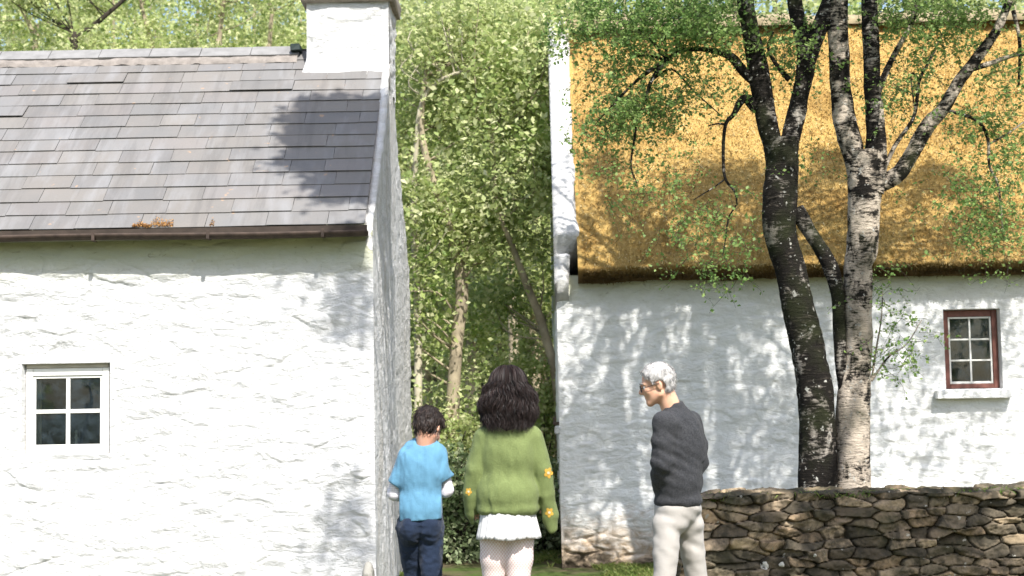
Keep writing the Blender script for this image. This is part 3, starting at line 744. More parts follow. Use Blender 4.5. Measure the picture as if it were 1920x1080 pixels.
# back
Vbk = np.stack([U, D+.45, Vv], -1); idx4 = idx+U.size+U2.size+Z3.size; F4_ = np.stack([idx4[:-1, :-1], idx4[:-1, 1:], idx4[1:, 1:], idx4[1:, :-1]], -1).reshape(-1, 4)
Vw = np.concatenate([XYZ.reshape(-1, 3), XYZ2.reshape(-1, 3), np.stack([X3, Yc, Z3], -1).reshape(-1, 3), Vbk.reshape(-1, 3)])
Cw = np.concatenate([c1, cf(U2, T2+3).reshape(-1, 3), cf(Y3+7, Z3).reshape(-1, 3), c1])
mesh('stonework', Vw, np.concatenate([F1_, F2_, F3_, F4_]), STONE, SWL, colors=Cw)
LICH = m_plain('lichen', (.62, .60, .53), .95, 40, .25)
for (px, py, r_) in ((1436, 1062, .026), (1468, 1060, .018), (1529, 1042, .012)):
    p = P(px, py, WY-.05); th = np.linspace(0, 2*np.pi, 24, endpoint=False); rad = r_*(1+.12*np.sin(th*3+px)+.07*np.sin(th*7))
    u = p[0]-wx0; base = -float(g(np.array([u]), np.array([p[2]]))[0])
    V = [(u, base-.012, p[2])]
    for rr_q, off in ((.6, -.011), (1, -.004)):
        for a_, q in zip(th, rad):
            uu, vv_ = u+rr_q*q*math.cos(a_), p[2]+rr_q*q*math.sin(a_); V.append((uu, -float(g(np.array([uu]), np.array([vv_]))[0])+off, vv_))
    F = [[0, 1+k, 1+(k+1) % 24] for k in range(24)]+[[1+k, 25+k, 25+(k+1) % 24, 1+(k+1) % 24] for k in range(24)]
    mesh('lichen_patch', V, F, LICH, SWL)

# ------------------------------------------------------------------ GROUND
def ground_h(x, y):
    h = sst(20, 60, y)*9+sst(20, 60, -y)*1.0+fbm(np.stack([x*.25, y*.25, 0*x], -1), 3, 3)*.10
    near = sst(10, 22, np.hypot(x, y-9)); return h*near+fbm(np.stack([x*1.3, y*1.3, 0*x], -1), 3, 5)*.03
ax = np.concatenate([np.linspace(-400, -30, 14)[:-1], np.linspace(-30, -5, 26)[:-1], np.linspace(-5, 7, 121), np.linspace(7, 30, 24)[1:], np.linspace(30, 400, 14)[1:]])
ay = np.concatenate([np.linspace(-400, -30, 14)[:-1], np.linspace(-30, 4, 35)[:-1], np.linspace(4, 20, 161), np.linspace(20, 70, 40)[1:], np.linspace(70, 500, 14)[1:]])
U, Vv = np.meshgrid(ax, ay, indexing='ij'); idx = np.arange(U.size).reshape(U.shape)
F = np.stack([idx[:-1, :-1], idx[1:, :-1], idx[1:, 1:], idx[:-1, 1:]], -1).reshape(-1, 4)
t = MT('ground_soil'); co = t.coord(); n1 = t.noise(co, 1.6, 6, .65); n2 = t.noise(co, 25, 5, .7)
c = t.mix(t.ramp(n1, [(.42, 0), (.6, 1)]), (.13, .105, .065), (.07, .11, .025)); c = t.mix(t.ramp(n2, [(.4, 0), (.7, .6)]), c, (.06, .055, .03))
GM = t.bsdf(c, .95, n2, .6, .03, spec=.1)
o = mesh('ground', np.stack([U, Vv, ground_h(U, Vv)], -1).reshape(-1, 3), F, GM); tag(o, 'mossy ground with a worn earth path between the cottages', 'ground', kind='structure')
def blades(p, ln, w=.004):
    n = len(p); d = rng.normal(0, .45, (n, 3)); d[:, 2] = 1; d /= np.linalg.norm(d, axis=1)[:, None]
    s = np.cross(d, rng.normal(0, 1, (n, 3))); s /= np.linalg.norm(s, axis=1)[:, None]
    L = np.broadcast_to(np.asarray(ln), (n,))[:, None]*rng.uniform(.5, 1.2, (n, 1)); b = d*L; b2 = b*1.0; b2[:, :2] *= 1.7; b2[:, 2] *= .95
    V = np.stack([p-s*w, p+s*w, p+b*.6+s*w*.6, p+b2], 1).reshape(-1, 3); return V, np.arange(4*n).reshape(n, 4)
n = 60000; p = np.stack([rng.uniform(-1.2, 2.2, n), rng.uniform(10.8, 15.5, n), np.zeros(n)], -1)
dens = fbm(np.stack([p[:, 0]*2.2, p[:, 1]*1.2, 0*p[:, 0]], -1), 3, 6)
path = np.exp(-((p[:, 0]+.35)/.42)**2); kp = (dens-path*.55 > -.12); p = p[kp]; p[:, 2] = ground_h(p[:, 0], p[:, 1])
v1 = blades(p, .055)
n = 6000; px_ = rng.uniform(0, WL, n); dy = rng.uniform(-.02, .3, n); k = fbm(uvz(px_, dy, 3, 3), 3, 9) > -.02
px_, dy = px_[k], dy[k]; pz_ = topf(px_)-.03; v2 = blades(np.stack([wx0+px_, WY+dy, pz_], -1), .05, .0025)
vv, ff = joinVF([v1, v2]); o = mesh('grass', vv, ff, GRASSM, smooth=False); tag(o, 'short green grass between the cottages and along the top of the stone wall', 'grass', kind='stuff')

# ------------------------------------------------------------------ trees
def crown_pts(c, r_, n, ncl, cr, bias=.5):
    d = rng.normal(0, 1, (ncl, 3)); d /= np.linalg.norm(d, axis=1)[:, None]
    cc = np.array(c)+d*np.array(r_)*(rng.uniform(0, 1, (ncl, 1))**bias)
    k = rng.integers(0, ncl, n); s = rng.uniform(.35, 1.45, ncl)[k][:, None]*cr
    return cc[k]+rng.normal(0, 1, (n, 3))*s*np.array([1, 1, .7]), cc
def bg_tree(name, label, cat, base, pts, rads, crowns, leafmat, leaf=.085, group=None, bark=BARK_BG, limbs=9):
    base = np.array(base, float); root = empty(name, base, label, cat, group)
    pts = np.array(pts, float)-base; pp = smooth_path(pts, 40); rr_ = np.interp(np.linspace(0, 1, 40), np.linspace(0, 1, len(rads)), rads)
    L = [tube(pp, rr_, 12)]; LV = []
    for (c, r_, n, ncl) in crowns:
        q, cc = crown_pts(np.array(c)-base, r_, n, ncl, .26); LV.append(leaves(q, leaf, .5))
        for e in cc[:limbs]:
            j = np.argmin(np.linalg.norm(pp-e, axis=1)+np.maximum(0, pp[:, 2]-e[2]+.4)*2)
            m_ = (pp[j]+e)/2+rng.normal(0, .12, 3); L.append(tube(smooth_path([pp[j], m_, e], 8), np.linspace(max(.012, rr_[j]*.22), .005, 8), 5))
    vv, ff = joinVF(L); mesh('trunk', vv, ff, bark, root)
    vv, ff = joinVF(LV); mesh('crown', vv, ff, leafmat, root, smooth=False)
    return root
GRP = None
# leaning ivy-flecked tree between the cottages
Yt = 16.9; pt = lambda x, y, Y=Yt: P(x, y, Y)
bg_tree('woodland_tree', 'sinuous pale brown trunk leaning left in the gap behind the two walking figures', 'tree', (pt(850, 900)[0], Yt, 0),
        [(pt(850, 900)[0], Yt, -.2), pt(848, 800), pt(856, 650), pt(866, 540), pt(845, 430), pt(812, 340), pt(790, 240), pt(800, 120)], [.085, .08, .07, .075, .065, .05, .035, .02],
        [(pt(830, 180, 17.6), (.8, .7, .75), 5000, 50), (pt(880, 60, 17.6), (.8, .7, .6), 3500, 40), (pt(785, 620, 16.9), (.2, .4, .6), 900, 14), (pt(915, 420, 17.2), (.45, .4, .8), 3000, 30)], LEAF_BG, .075)
Yt = 17.6
bg_tree('woodland_tree', 'dark leaning trunk close beside the thatched cottage gable with ragged bark', 'tree', (pt(1050, 900)[0], Yt, 0),
        [(pt(1050, 900)[0], Yt, -.2), pt(1048, 760), pt(1020, 620), pt(990, 540), pt(960, 460), pt(930, 380), pt(925, 250)], [.06, .055, .05, .045, .035, .025, .02],
        [(pt(960, 300), (1.2, 1.0, 1.2), 8500, 60), (pt(990, 110), (1.0, 1.0, 1.0), 6000, 50), (pt(930, 560, 17.9), (.5, .4, .4), 1800, 24)], LEAF_BG, .075)
Yt = 15.9
bg_tree('woodland_tree', 'slim tree with a pale bare bough arching to the right high in the gap', 'tree', (pt(790, 900)[0], Yt, 0),
        [(pt(790, 900)[0], Yt, -.2), pt(784, 640), pt(776, 430), pt(780, 280), pt(792, 190), pt(830, 148), pt(890, 130), pt(935, 127)], [.05, .045, .04, .03, .026, .024, .018, .010],
        [(pt(790, 420), (.5, .5, 1.0), 2600, 26), (pt(800, 70, 16.9), (.5, .4, .4), 1200, 16)], LEAF_BG, .07, bark=m_plain('pale_dead_bark', (.42, .38, .28), .9, 10, .3))
Yt = 23.0
for i, (bx, lab, pts_, cr_) in enumerate([
    (965, 'straight dark slender trunk showing low in the gap beside the long haired figure', [(965, 900), (963, 650), (950, 400), (945, 100)], [(950, 380, 1.0, 1.6, 5200), (960, 60, 1.2, 1.2, 5200)]),
    (880, 'tall leafy tree filling the middle of the gap above the walkers', [(880, 900), (884, 600), (900, 300), (880, 20)], [(870, 560, 1.1, 1.5, 6000), (900, 250, 1.3, 1.4, 7000), (870, 0, 1.4, 1.2, 6000)]),
    (1010, 'leafy tree rising just left of the thatched cottage coping', [(1010, 900), (1000, 500), (1015, 200), (1010, -60)], [(1010, 480, .8, 1.5, 4500), (1020, 200, 1.1, 1.5, 5500), (1000, -20, 1.2, 1.0, 3500)])]):
    Y_ = Yt+i*1.6
    bg_tree('woodland_tree', lab, 'tree', (P(bx, 900, Y_)[0], Y_, 0), [(P(bx, 900, Y_)[0], Y_, -.2)]+[P(x, y, Y_) for x, y in pts_[1:]], [.10, .08, .06, .03],
            [(P(x, y, Y_), (a, 1.1, b), int(n*1.1), 55) for x, y, a, b, n in cr_], LEAF_BG, .085)
# behind the slate roof
tops = [(-60, 26, 'bushy bright green tree over the far left end of the slate roof', [(60, 60), (20, -20)]),
        (150, 24, 'tree with a dark bare leaning limb above the left part of the slate roof', [(140, 80), (185, 40), (232, 0), (300, -60)]),
        (280, 27, 'pale forked tree with thin light limbs above the middle of the slate ridge', [(283, 95), (278, 60), (262, 0), (240, -80)]),
        (400, 25, 'thin stemmed tree between the forked tree and the chimney', [(410, 90), (420, 0), (430, -80)]),
        (520, 28, 'yellow green leafy tree immediately left of the white chimney', [(505, 90), (512, 0), (520, -80)])]
for i, (bx, Y_, lab, pl) in enumerate(tops):
    x0 = P(bx, 100, Y_)[0]; base = (x0, Y_, float(ground_h(np.array(x0), np.array(float(Y_))))-.2)
    pts_ = [base, tuple(P(pl[0][0], pl[0][1]+60, Y_))]+[P(x, y, Y_) for x, y in pl]
    dark = (i == 1)
    sx = 1.5 if i in (0, 4) else 1.25
    crs = [(P(pl[0][0]-20, 130, Y_), (sx+.2, 1.2, .9), 3300, 40), (P(pl[-1][0] if i != 1 else 90, -60, Y_), (sx, 1.2, .9), 2800 if i in (2, 3) else 5200, 34)]
    bg_tree('woodland_tree', lab, 'tree', base, pts_, [.09, .06, .045, .035, .02], crs, LEAF_BG, .085, bark=TWIG if dark else BARK_BG, limbs=14)
# woodland mass (one far-off wood)
LV = []; LT = []
def wood(x, y, h, rad, n, trunk=True, leaf=.11):
    z0 = float(ground_h(np.array(float(x)), np.array(float(y))))
    q, cc = crown_pts((x, y, z0+h*.55), (rad, rad, h*.5), n, max(20, n//110), .38, .6); LV.append(leaves(q, leaf, .5))
    LT.append((x, y, z0, h))
for k in range(17):
    px = rng.uniform(740, 1060); Y_ = rng.uniform(26, 36); wood(P(px, 700, Y_)[0], Y_, rng.uniform(8, 10.5), 1.7, 6500)
for k in range(24):
    px = -150+k*36+rng.uniform(-20, 20); Y_ = rng.uniform(30, 42); wood(P(px, 300, Y_)[0], Y_, rng.uniform(8.5, 12.5), 2.2, 8500, leaf=.12)
for k in range(22):
    px = 1060+k*48+rng.uniform(-20, 20); Y_ = rng.uniform(24, 34); wood(P(px, 300, Y_)[0], Y_, rng.uniform(9.0, 11.5), 2.1, 6000, leaf=.12)
for k in range(18):
    wood(-16+k*2.1+rng.uniform(-.6, .6), rng.uniform(-30, -20), rng.uniform(8, 12), 2.2, 2600, leaf=.30)
vv, ff = joinVF(LV)
L = []
for (x, y, z, h) in LT:
    j = rng.normal(0, .5, 2); L.append(tube(smooth_path([(x, y, z-.3), (x+j[0]*.4, y, z+h*.4), (x+j[0], y+j[1], z+h*.9)], 10), np.linspace(.12, .02, 10), 6))
v2, f2 = joinVF(L); nl = len(vv)
o = mesh('woodland', np.concatenate([vv, v2]), np.concatenate([ff, f2+nl]), LEAF_BG, smooth=False)
o.data.materials.append(BARK_BG); mi = np.zeros(len(o.data.polygons), np.int32); mi[len(ff):] = 1; o.data.polygons.foreach_set('material_index', mi)
tag(o, 'dense sunlit green woodland rising behind both cottages', 'woodland', kind='stuff')
# undergrowth shrubs between the cottages
shr = [(862, 960, 14.9, .42, .55, 'ivy covered shrub with pale glints between the blue shirt and the green sweater', 5200), (1015, 980, 15.6, .40, .55, 'dark ivy bush between the green sweater and the white gable corner', 4200),
       (930, 1000, 16.2, .55, .45, 'low dark bramble thicket hidden behind the green sweater and skirt', 4200), (815, 860, 16.5, .6, .8, 'tall leafy elder shrub rising behind the dark haired boy', 5200), (1000, 780, 17.2, .55, .9, 'bright leafy hazel shrub against the thatched cottage corner', 5600), (900, 800, 17.6, .7, .8, 'broad hazel bush in the centre of the gap', 6000)]
for i, (px, py, Y_, rx, rz_, lab, n) in enumerate(shr):
    c = P(px, py, Y_); rt_ = empty('shrub', (c[0], Y_, 0), lab, 'shrub'); q, cc = crown_pts((0, 0, c[2]), (rx, .5, rz_+.1), n, 60, .13, .5)
    q[:, 2] = np.abs(q[:, 2]-.02)+.02
    Vq, Fq = leaves(q, .055 if i < 3 else .065, .3); mesh('foliage', Vq, Fq, LEAF_IVY if i < 3 else LEAF_BG, rt_, smooth=False)
    vv, ff = joinVF([tube(smooth_path([(rng.normal(0, .08), rng.normal(0, .08), -.05), e*.5+rng.normal(0, .03, 3), e], 8), np.linspace(.018, .005, 8), 5) for e in cc[:14]])
    mesh('stem', vv, ff, TWIG, rt_)

# ------------------------------------------------------------------ BIRCH TREES
BY = 11.5
def limb(ps, ws, n=60, sides=28, Y0=BY, seed=0, rough=.12):
    """ps: (px,py,dy) centre line; ws widths in photo pixels"""
    pts = smooth_path([P(a[0], a[1], Y0+(a[2] if len(a) > 2 else 0)) for a in ps], n)
    w = np.interp(np.linspace(0, 1, n), np.linspace(0, 1, len(ws)), ws)/2*Y0/FPX*.87
    V, F = tube(pts, w, sides); c = np.repeat(pts, sides, 0); d = V-c
    k = 1+rough*(fbm(V*np.array([9, 9, 5.]), 4, seed)*1.4)+rough*.5*fbm(V*30, 3, seed+1)
    return c+d*k[:, None], F
def twigs(seeds, n, ln, leaf, mat_pts, droop=.35, per=9, rad=.0022, spread=.12):
    """thin twigs from seed points, with leaves; returns tube list and leaf points"""
    T = []; Lp = []
    for _ in range(n):
        s = seeds[rng.integers(len(seeds))]+rng.normal(0, spread, 3)*np.array([1, 1.2, .8]); d = rng.normal(0, 1, 3); d[2] = d[2]*.5-droop; d /= np.linalg.norm(d)
        L = ln*rng.uniform(.5, 1.3); p = [s]
        for k in range(5): d = d+rng.normal(0, .25, 3)+np.array([0, 0, -.08]); d /= np.linalg.norm(d); p.append(p[-1]+d*L/5)
        p = np.array(p); T.append(tube(p, np.linspace(rad, rad*.5, 6), 3))
        k = rng.integers(0, 5, per); t = rng.uniform(0, 1, (per, 1)); Lp.append(p[k]*(1-t)+p[k+1]*t+rng.normal(0, .014, (per, 3)))
    return T, np.concatenate(Lp)
# left tree
bA = P(1534, 915, BY)
TA = empty('birch_tree', (bA[0], BY, 0), 'left of the two birches: dark mossy trunk curving up left, flecked with pale lichen', 'tree', 'birch trees behind the stone wall')
L = [limb([(1530, 1150), (1534, 915), (1530, 745), (1517, 663), (1498, 581), (1481, 500), (1465, 450), (1460, 400), (1466, 311), (1462, 262)], [98, 82, 74, 74, 69, 66, 70, 74, 72, 80], 110, 36, seed=1),
     limb([(1455, 300), (1438, 230), (1426, 156), (1406, 52), (1396, -20), (1385, -260)], [36, 44, 46, 37, 36, 20], 60, seed=2),
     limb([(1472, 300), (1487, 240), (1500, 181), (1512, 110), (1500, 50), (1488, -20), (1480, -260)], [38, 45, 38, 42, 34, 32, 18], 60, seed=3),
     limb([(1510, 130), (1524, 80), (1550, 20), (1562, -40), (1590, -260)], [36, 40, 36, 28, 15], 40, seed=4),
     limb([(1432, 165), (1400, 140), (1372, 108), (1340, 95)], [26, 22, 20, 12], 24, 14, seed=5),
     limb([(1352, 98), (1310, 92), (1270, 98), (1240, 125), (1222, 150), (1208, 190), (1195, 215), (1190, 260), (1183, 310), (1195, 345)], [12, 11, 10, 9, 9, 7, 6, 5, 4, 2], 40, 8, seed=6),
     limb([(1420, 200), (1395, 185), (1375, 215), (1360, 235), (1356, 290), (1360, 335), (1378, 360), (1382, 385)], [34, 20, 10, 8, 7, 6, 5, 3], 34, 8, seed=7),
     limb([(1360, 233), (1345, 232), (1328, 236)], [6, 4, 2], 8, 6, seed=8),
     limb([(1380, 385), (1366, 410), (1360, 450), (1355, 480)], [4, 4, 3, 2], 12, 6, seed=9),
     limb([(1360, 335), (1340, 350), (1300, 375)], [4, 3, 2], 12, 6, seed=9),
     limb([(1222, 150, 0), (1260, 130, .1), (1300, 170, .1), (1350, 215, .1)], [6, 5, 4, 2], 16, 6, seed=10),
     limb([(1480, 150), (1455, 120), (1440, 90), (1450, 60)], [14, 9, 7, 4], 14, 8, seed=10)]
seedA = []
def region(px, py, rx, ry, n, dy=0., dep=.35, w=1):
    c = P(px, py, BY+dy); k = BY/FPX
    q = rng.normal(0, 1, (n, 3)); q /= np.linalg.norm(q, axis=1)[:, None]; q *= rng.uniform(0, 1, (n, 1))**.45
    return c+q*np.array([rx*k, dep, ry*k])
TT, LP_ = [], []
def addreg(specs):
    T = []; Lp = []
    for (px, py, rx, ry, ntw, per, dy) in specs:
        ntw = int(ntw*1.12); nc = max(3, ntw//7); s = region(px, py, rx, ry, nc, dy); a, b = twigs(s, ntw, .26, .03, None, per=int(per*1.3), spread=.11); T += a; Lp.append(b)
    return T, np.concatenate(Lp)
TA_t, TA_l = addreg([(1230, 40, 150, 70, 330, 15, 0), (1160, 110, 70, 45, 90, 13, .1), (1330, 60, 80, 60, 120, 13, -.2), (1150, 205, 70, 40, 110, 15, .1), (1230, 185, 70, 35, 70, 13, .1), (1320, 170, 60, 30, 50, 12, 0),
    (1110, 240, 40, 30, 32, 11, .1), (1215, 290, 40, 40, 22, 9, 0), (1160, 350, 40, 40, 22, 9, 0), (1270, 335, 55, 40, 28, 9, 0), (1300, 400, 60, 45, 36, 9, 0), (1370, 400, 40, 60, 22, 8, 0),
    (1380, 500, 60, 40, 26, 8, .1), (1260, 440, 50, 40, 18, 8, 0), (1450, 100, 60, 60, 60, 11, -.1), (1530, 270, 30, 50, 16, 8, .2), (1080, 60, 50, 60, 40, 12, .2), (1350, 505, 40, 25, 14, 9, .1)])
# branchlets linking the sprays
for (px, py) in ((1150, 200), (1160, 120), (1110, 240), (1170, 40), (1240, 30)):
    L.append(limb([(1250, 112), ((1250+px)/2, (112+py)/2-12), (px, py)], [7, 5, 2], 14, 6, seed=11))
up_t, up_l = [], []
def highcrown(cx, cy, cz, r_, n, ncl): # the part of the crown above the picture
    q, cc = crown_pts((cx, cy, cz), r_, n, ncl, .17, .5); return q, cc
bAl = np.array([bA[0], BY, 0])
qA, ccA = highcrown(1.9, 11.3, 6.3, (1.5, 1.1, 1.3), 5600, 80); qA2, ccA2 = highcrown(2.5, 10.1, 6.4, (1.2, .8, 1.1), 3200, 46); SH = lambda px, py, Y, r_, n, k: crown_pts(P(px, py, Y)+sund*((Y-11.4)/.604), r_, n, k, .12, .6)
qAs = [SH(1340, 400, 14.7, (.62, .4, .45), 3600, 26), SH(1120, 350, 14.9, (.22, .3, .28), 900, 8), SH(1180, 430, 14.5, (.3, .3, .12), 600, 6)]
qBs = [SH(1540, 350, 14.9, (.28, .3, .4), 1200, 10), SH(1730, 400, 14.7, (.42, .3, .25), 1400, 12)]
qA = np.concatenate([qA, qA2]+[q_[0] for q_ in qAs]); ccA = np.concatenate([ccA[:16], ccA2[:10]]+[q_[1][:5] for q_ in qAs])
for e in ccA:
    s = P(1390, -200, BY) if rng.random() < .5 else P(1482, -200, BY); L.append(tube(smooth_path([s, (s+e)/2+np.array([0, 0, .2]), e], 10), np.linspace(.03, .008, 10), 6))
vv, ff = joinVF(L); BARK_A = m_bark('dark_birch_bark', .575, (.38, .34, .29)); mesh('trunk', vv-bAl, ff, BARK_A, TA)
lv = leaves(np.concatenate([TA_l, qA]), np.concatenate([np.full(len(TA_l), .030), np.full(len(qA), .05)]), .6, .72); tw = joinVF(TA_t); j_ = joinVF([lv, tw]); o = mesh('crown', j_[0]-bAl, j_[1], LEAF_BIRCH, TA, smooth=False)
o.data.materials.append(TWIG); mi = np.zeros(len(o.data.polygons), np.int32); mi[len(lv[1]):] = 1; o.data.polygons.foreach_set('material_index', mi)
# right tree
bB = P(1600, 915, BY+.05)
TB = empty('birch_tree', (bB[0], BY, 0), 'right hand birch with straight pale blotched trunk, mossy side stem and long bough reaching right', 'tree', 'birch trees behind the stone wall')
L = [limb([(1602, 1150), (1600, 915), (1600, 745), (1608, 663), (1609, 581), (1609, 500), (1617, 467), (1620, 389), (1623, 320), (1622, 285)], [88, 76, 70, 61, 60, 60, 66, 70, 80, 86], 110, 36, seed=21),
     limb([(1638, 360, -.04), (1650, 300, -.05), (1652, 240, -.05), (1650, 190, -.03)], [44, 32, 18, 12], 30, seed=24),
     limb([(1652, 345), (1685, 325), (1708, 290), (1740, 235), (1768, 205), (1800, 150), (1835, 105), (1872, 50), (1900, -20)], [36, 36, 32, 36, 28, 27, 24, 20, 16], 70, 20, seed=26),
     limb([(1826, 128), (1860, 118), (1905, 103), (1960, 100)], [14, 11, 8, 6], 20, 8, seed=27),
     limb([(1644, 175, -.03), (1668, 120), (1692, 75), (1710, 40), (1722, -10)], [16, 13, 11, 12, 12], 30, 10, seed=28),
     limb([(1658, 315), (1680, 270), (1712, 222), (1720, 180), (1725, 148), (1750, 100), (1768, 60)], [10, 9, 8, 8, 7, 6, 4], 30, 8, seed=29),
     limb([(1724, 148), (1708, 140), (1715, 205)], [5, 4, 3], 10, 6, seed=29),
     limb([(1900, 20), (1912, 80), (1910, 160)], [10, 8, 5], 12, 6, seed=30),
     limb([(1770, 205), (1830, 225), (1852, 260), (1855, 310), (1872, 350), (1880, 430)], [9, 8, 7, 6, 5, 3], 26, 8, seed=31),
     limb([(1855, 270), (1890, 250), (1925, 225)], [5, 4, 3], 10, 6, seed=32),
     limb([(1634, 715), (1642, 660), (1652, 600), (1655, 545)], [5, 4, 3, 2], 14, 6, seed=33), limb([(1634, 715), (1665, 670), (1700, 645), (1728, 600)], [5, 4, 3, 2], 14, 6, seed=34)]
TB_t, TB_l = addreg([(1790, 30, 120, 50, 150, 12, 0), (1660, 20, 60, 40, 50, 11, .1), (1480, 60, 60, 60, 50, 11, .2), (1700, 60, 60, 60, 50, 11, 0), (1690, 185, 40, 35, 36, 10, 0), (1750, 130, 50, 40, 40, 10, .1), (1890, 200, 50, 60, 60, 11, 0), (1820, 230, 50, 40, 40, 10, 0), (1880, 310, 55, 50, 60, 11, 0),
    (1850, 390, 70, 50, 64, 10, 0), (1790, 350, 40, 40, 22, 9, 0), (1900, 430, 50, 30, 40, 10, 0), (1800, 430, 50, 25, 18, 9, 0), (1655, 590, 16, 60, 26, 8, 0), (1690, 650, 45, 28, 24, 8, 0), (1665, 680, 25, 30, 14, 7, 0), (1900, 110, 40, 50, 40, 11, 0), (1660, 520, 25, 20, 8, 7, .2), (1880, 505, 50, 15, 10, 7, .2)])
qB, ccB = highcrown(3.8, 11.4, 6.4, (1.5, 1.2, 1.4), 8500, 90); qB2, ccB2 = highcrown(5.2, 11.2, 6.0, (1.3, 1.2, 1.1), 5600, 62); qB3, ccB3 = highcrown(3.6, 9.9, 6.3, (1.0, .7, 1.0), 3300, 40); qB = np.concatenate([qB, qB2, qB3]+[q_[0] for q_ in qBs]); ccB = np.concatenate([ccB[:12], ccB2[:8], ccB3[:6]]+[q_[1][:5] for q_ in qBs])
for e in ccB:
    s = P(1572, -200, BY) if rng.random() < .5 else P(1625, -200, BY); L.append(tube(smooth_path([s, (s+e)/2+np.array([0, 0, .2]), e], 10), np.linspace(.03, .008, 10), 6))
bBl = np.array([bB[0], BY, 0])
BARK_B = m_bark('silver_birch_bark', .475, (.52, .44, .35), (2.6, 3.8, .055))
side = [limb([(1600, 860, .02), (1590, 780, .0), (1578, 690, -.02), (1573, 600, -.02), (1570, 545, -.02), (1552, 490, -.02), (1522, 440, -.02), (1492, 392, 0)], [30, 26, 26, 30, 34, 30, 34], 80, 20, seed=25)]
v_, f_ = joinVF(side); mesh('side_stem', v_-bBl, f_, BARK_A, TB)
for li in (limb([(1606, 320), (1593, 262), (1580, 207), (1573, 104), (1570, 0), (1572, -260)], [40, 50, 48, 44, 46, 24], 60, seed=22),
           limb([(1628, 320), (1640, 262), (1637, 200), (1634, 104), (1630, 0), (1625, -260)], [36, 38, 37, 36, 34, 18], 60, seed=23),): mesh('limb', li[0]-bBl, li[1], BARK_A if li[0].shape[0] and abs(li[0][0][0]-P(1606, 320, BY)[0]) < .06 else BARK_B, TB)
vv, ff = joinVF(L); mesh('trunk', vv-bBl, ff, BARK_B, TB)
lv = leaves(np.concatenate([TB_l, qB]), np.concatenate([np.full(len(TB_l), .030), np.full(len(qB), .05)]), .6, .72); tw = joinVF(TB_t); j_ = joinVF([lv, tw]); o = mesh('crown', j_[0]-bBl, j_[1], LEAF_BIRCH, TB, smooth=False)
o.data.materials.append(TWIG); mi = np.zeros(len(o.data.polygons), np.int32); mi[len(lv[1]):] = 1; o.data.polygons.foreach_set('material_index', mi)
# tall tree beside the photographer, outside the frame: its boughs shade the slates' right end
def toward(px, py, Y, t): return P(px, py, Y)+sund*t
c_sh = [(toward(650, 1010, 11.2, 8.0), (.26, .3, .34), 170, 9), (toward(1640, 1010, 10.2, 7.2), (.5, .4, .45), 1300, 16), (toward(1800, 1000, 10.2, 7.0), (.6, .45, .45), 1500, 18), (toward(1640, 600, 11.5, 8.0), (.5, .3, .5), 900, 14), (toward(645, 300, 12.2, 6.2), (.56, .5, .56), 6800, 44), (toward(665, 240, 12.3, 6.2), (.38, .4, .10), 1300, 10), (toward(665, 385, 11.7, 6.2), (.36, .3, .16), 2200, 12), (toward(600, 400, 11.6, 6.2), (.18, .3, .06), 350, 4), (toward(630, 335, 12.0, 6.2), (.46, .4, .08), 1500, 10), (toward(670, 290, 12.1, 6.2), (.35, .4, .10), 1300, 9), (toward(590, 225, 12.4, 6.2), (.30, .3, .16), 900, 14), (toward(570, 340, 11.9, 6.2), (.22, .2, .16), 500, 9), (toward(675, 370, 11.8, 6.2), (.25, .2, .22), 1500, 18), (toward(690, 230, 12.4, 6.2), (.22, .3, .25), 1300, 16), (toward(650, 560, 11.2, 6.4), (.16, .2, .35), 260, 10)]
TS = empty('oak_tree', (4.6, 4.0, 0), 'tall oak outside the right edge of the frame that throws leaf shadow on the slates', 'tree')
bS = np.array([4.6, 4.0, 0]); pp = smooth_path(np.array([(4.6, 4, -.2), (4.5, 4.2, 3), (4.2, 4.6, 6), (3.8, 5, 9)]), 20); L = [tube(pp, np.linspace(.28, .12, 20), 14)]; Q = []
for c, r_, n, k in c_sh:
    q, cc = crown_pts(c, r_, n, k, .10, .6); Q.append(q)
    L.append(tube(smooth_path([pp[13], (pp[13]+c)/2+np.array([0, 0, .5]), c], 14), np.linspace(.07, .015, 14), 8))
    for e in cc[:8]: L.append(tube(smooth_path([c, e], 5), np.linspace(.02, .006, 5), 5))
vv, ff = joinVF(L); mesh('trunk', vv-bS, ff, BARK_BG, TS); lv = leaves(np.concatenate(Q), .085, .4); mesh('crown', lv[0]-bS, lv[1], LEAF_BIRCH, TS, smooth=False)


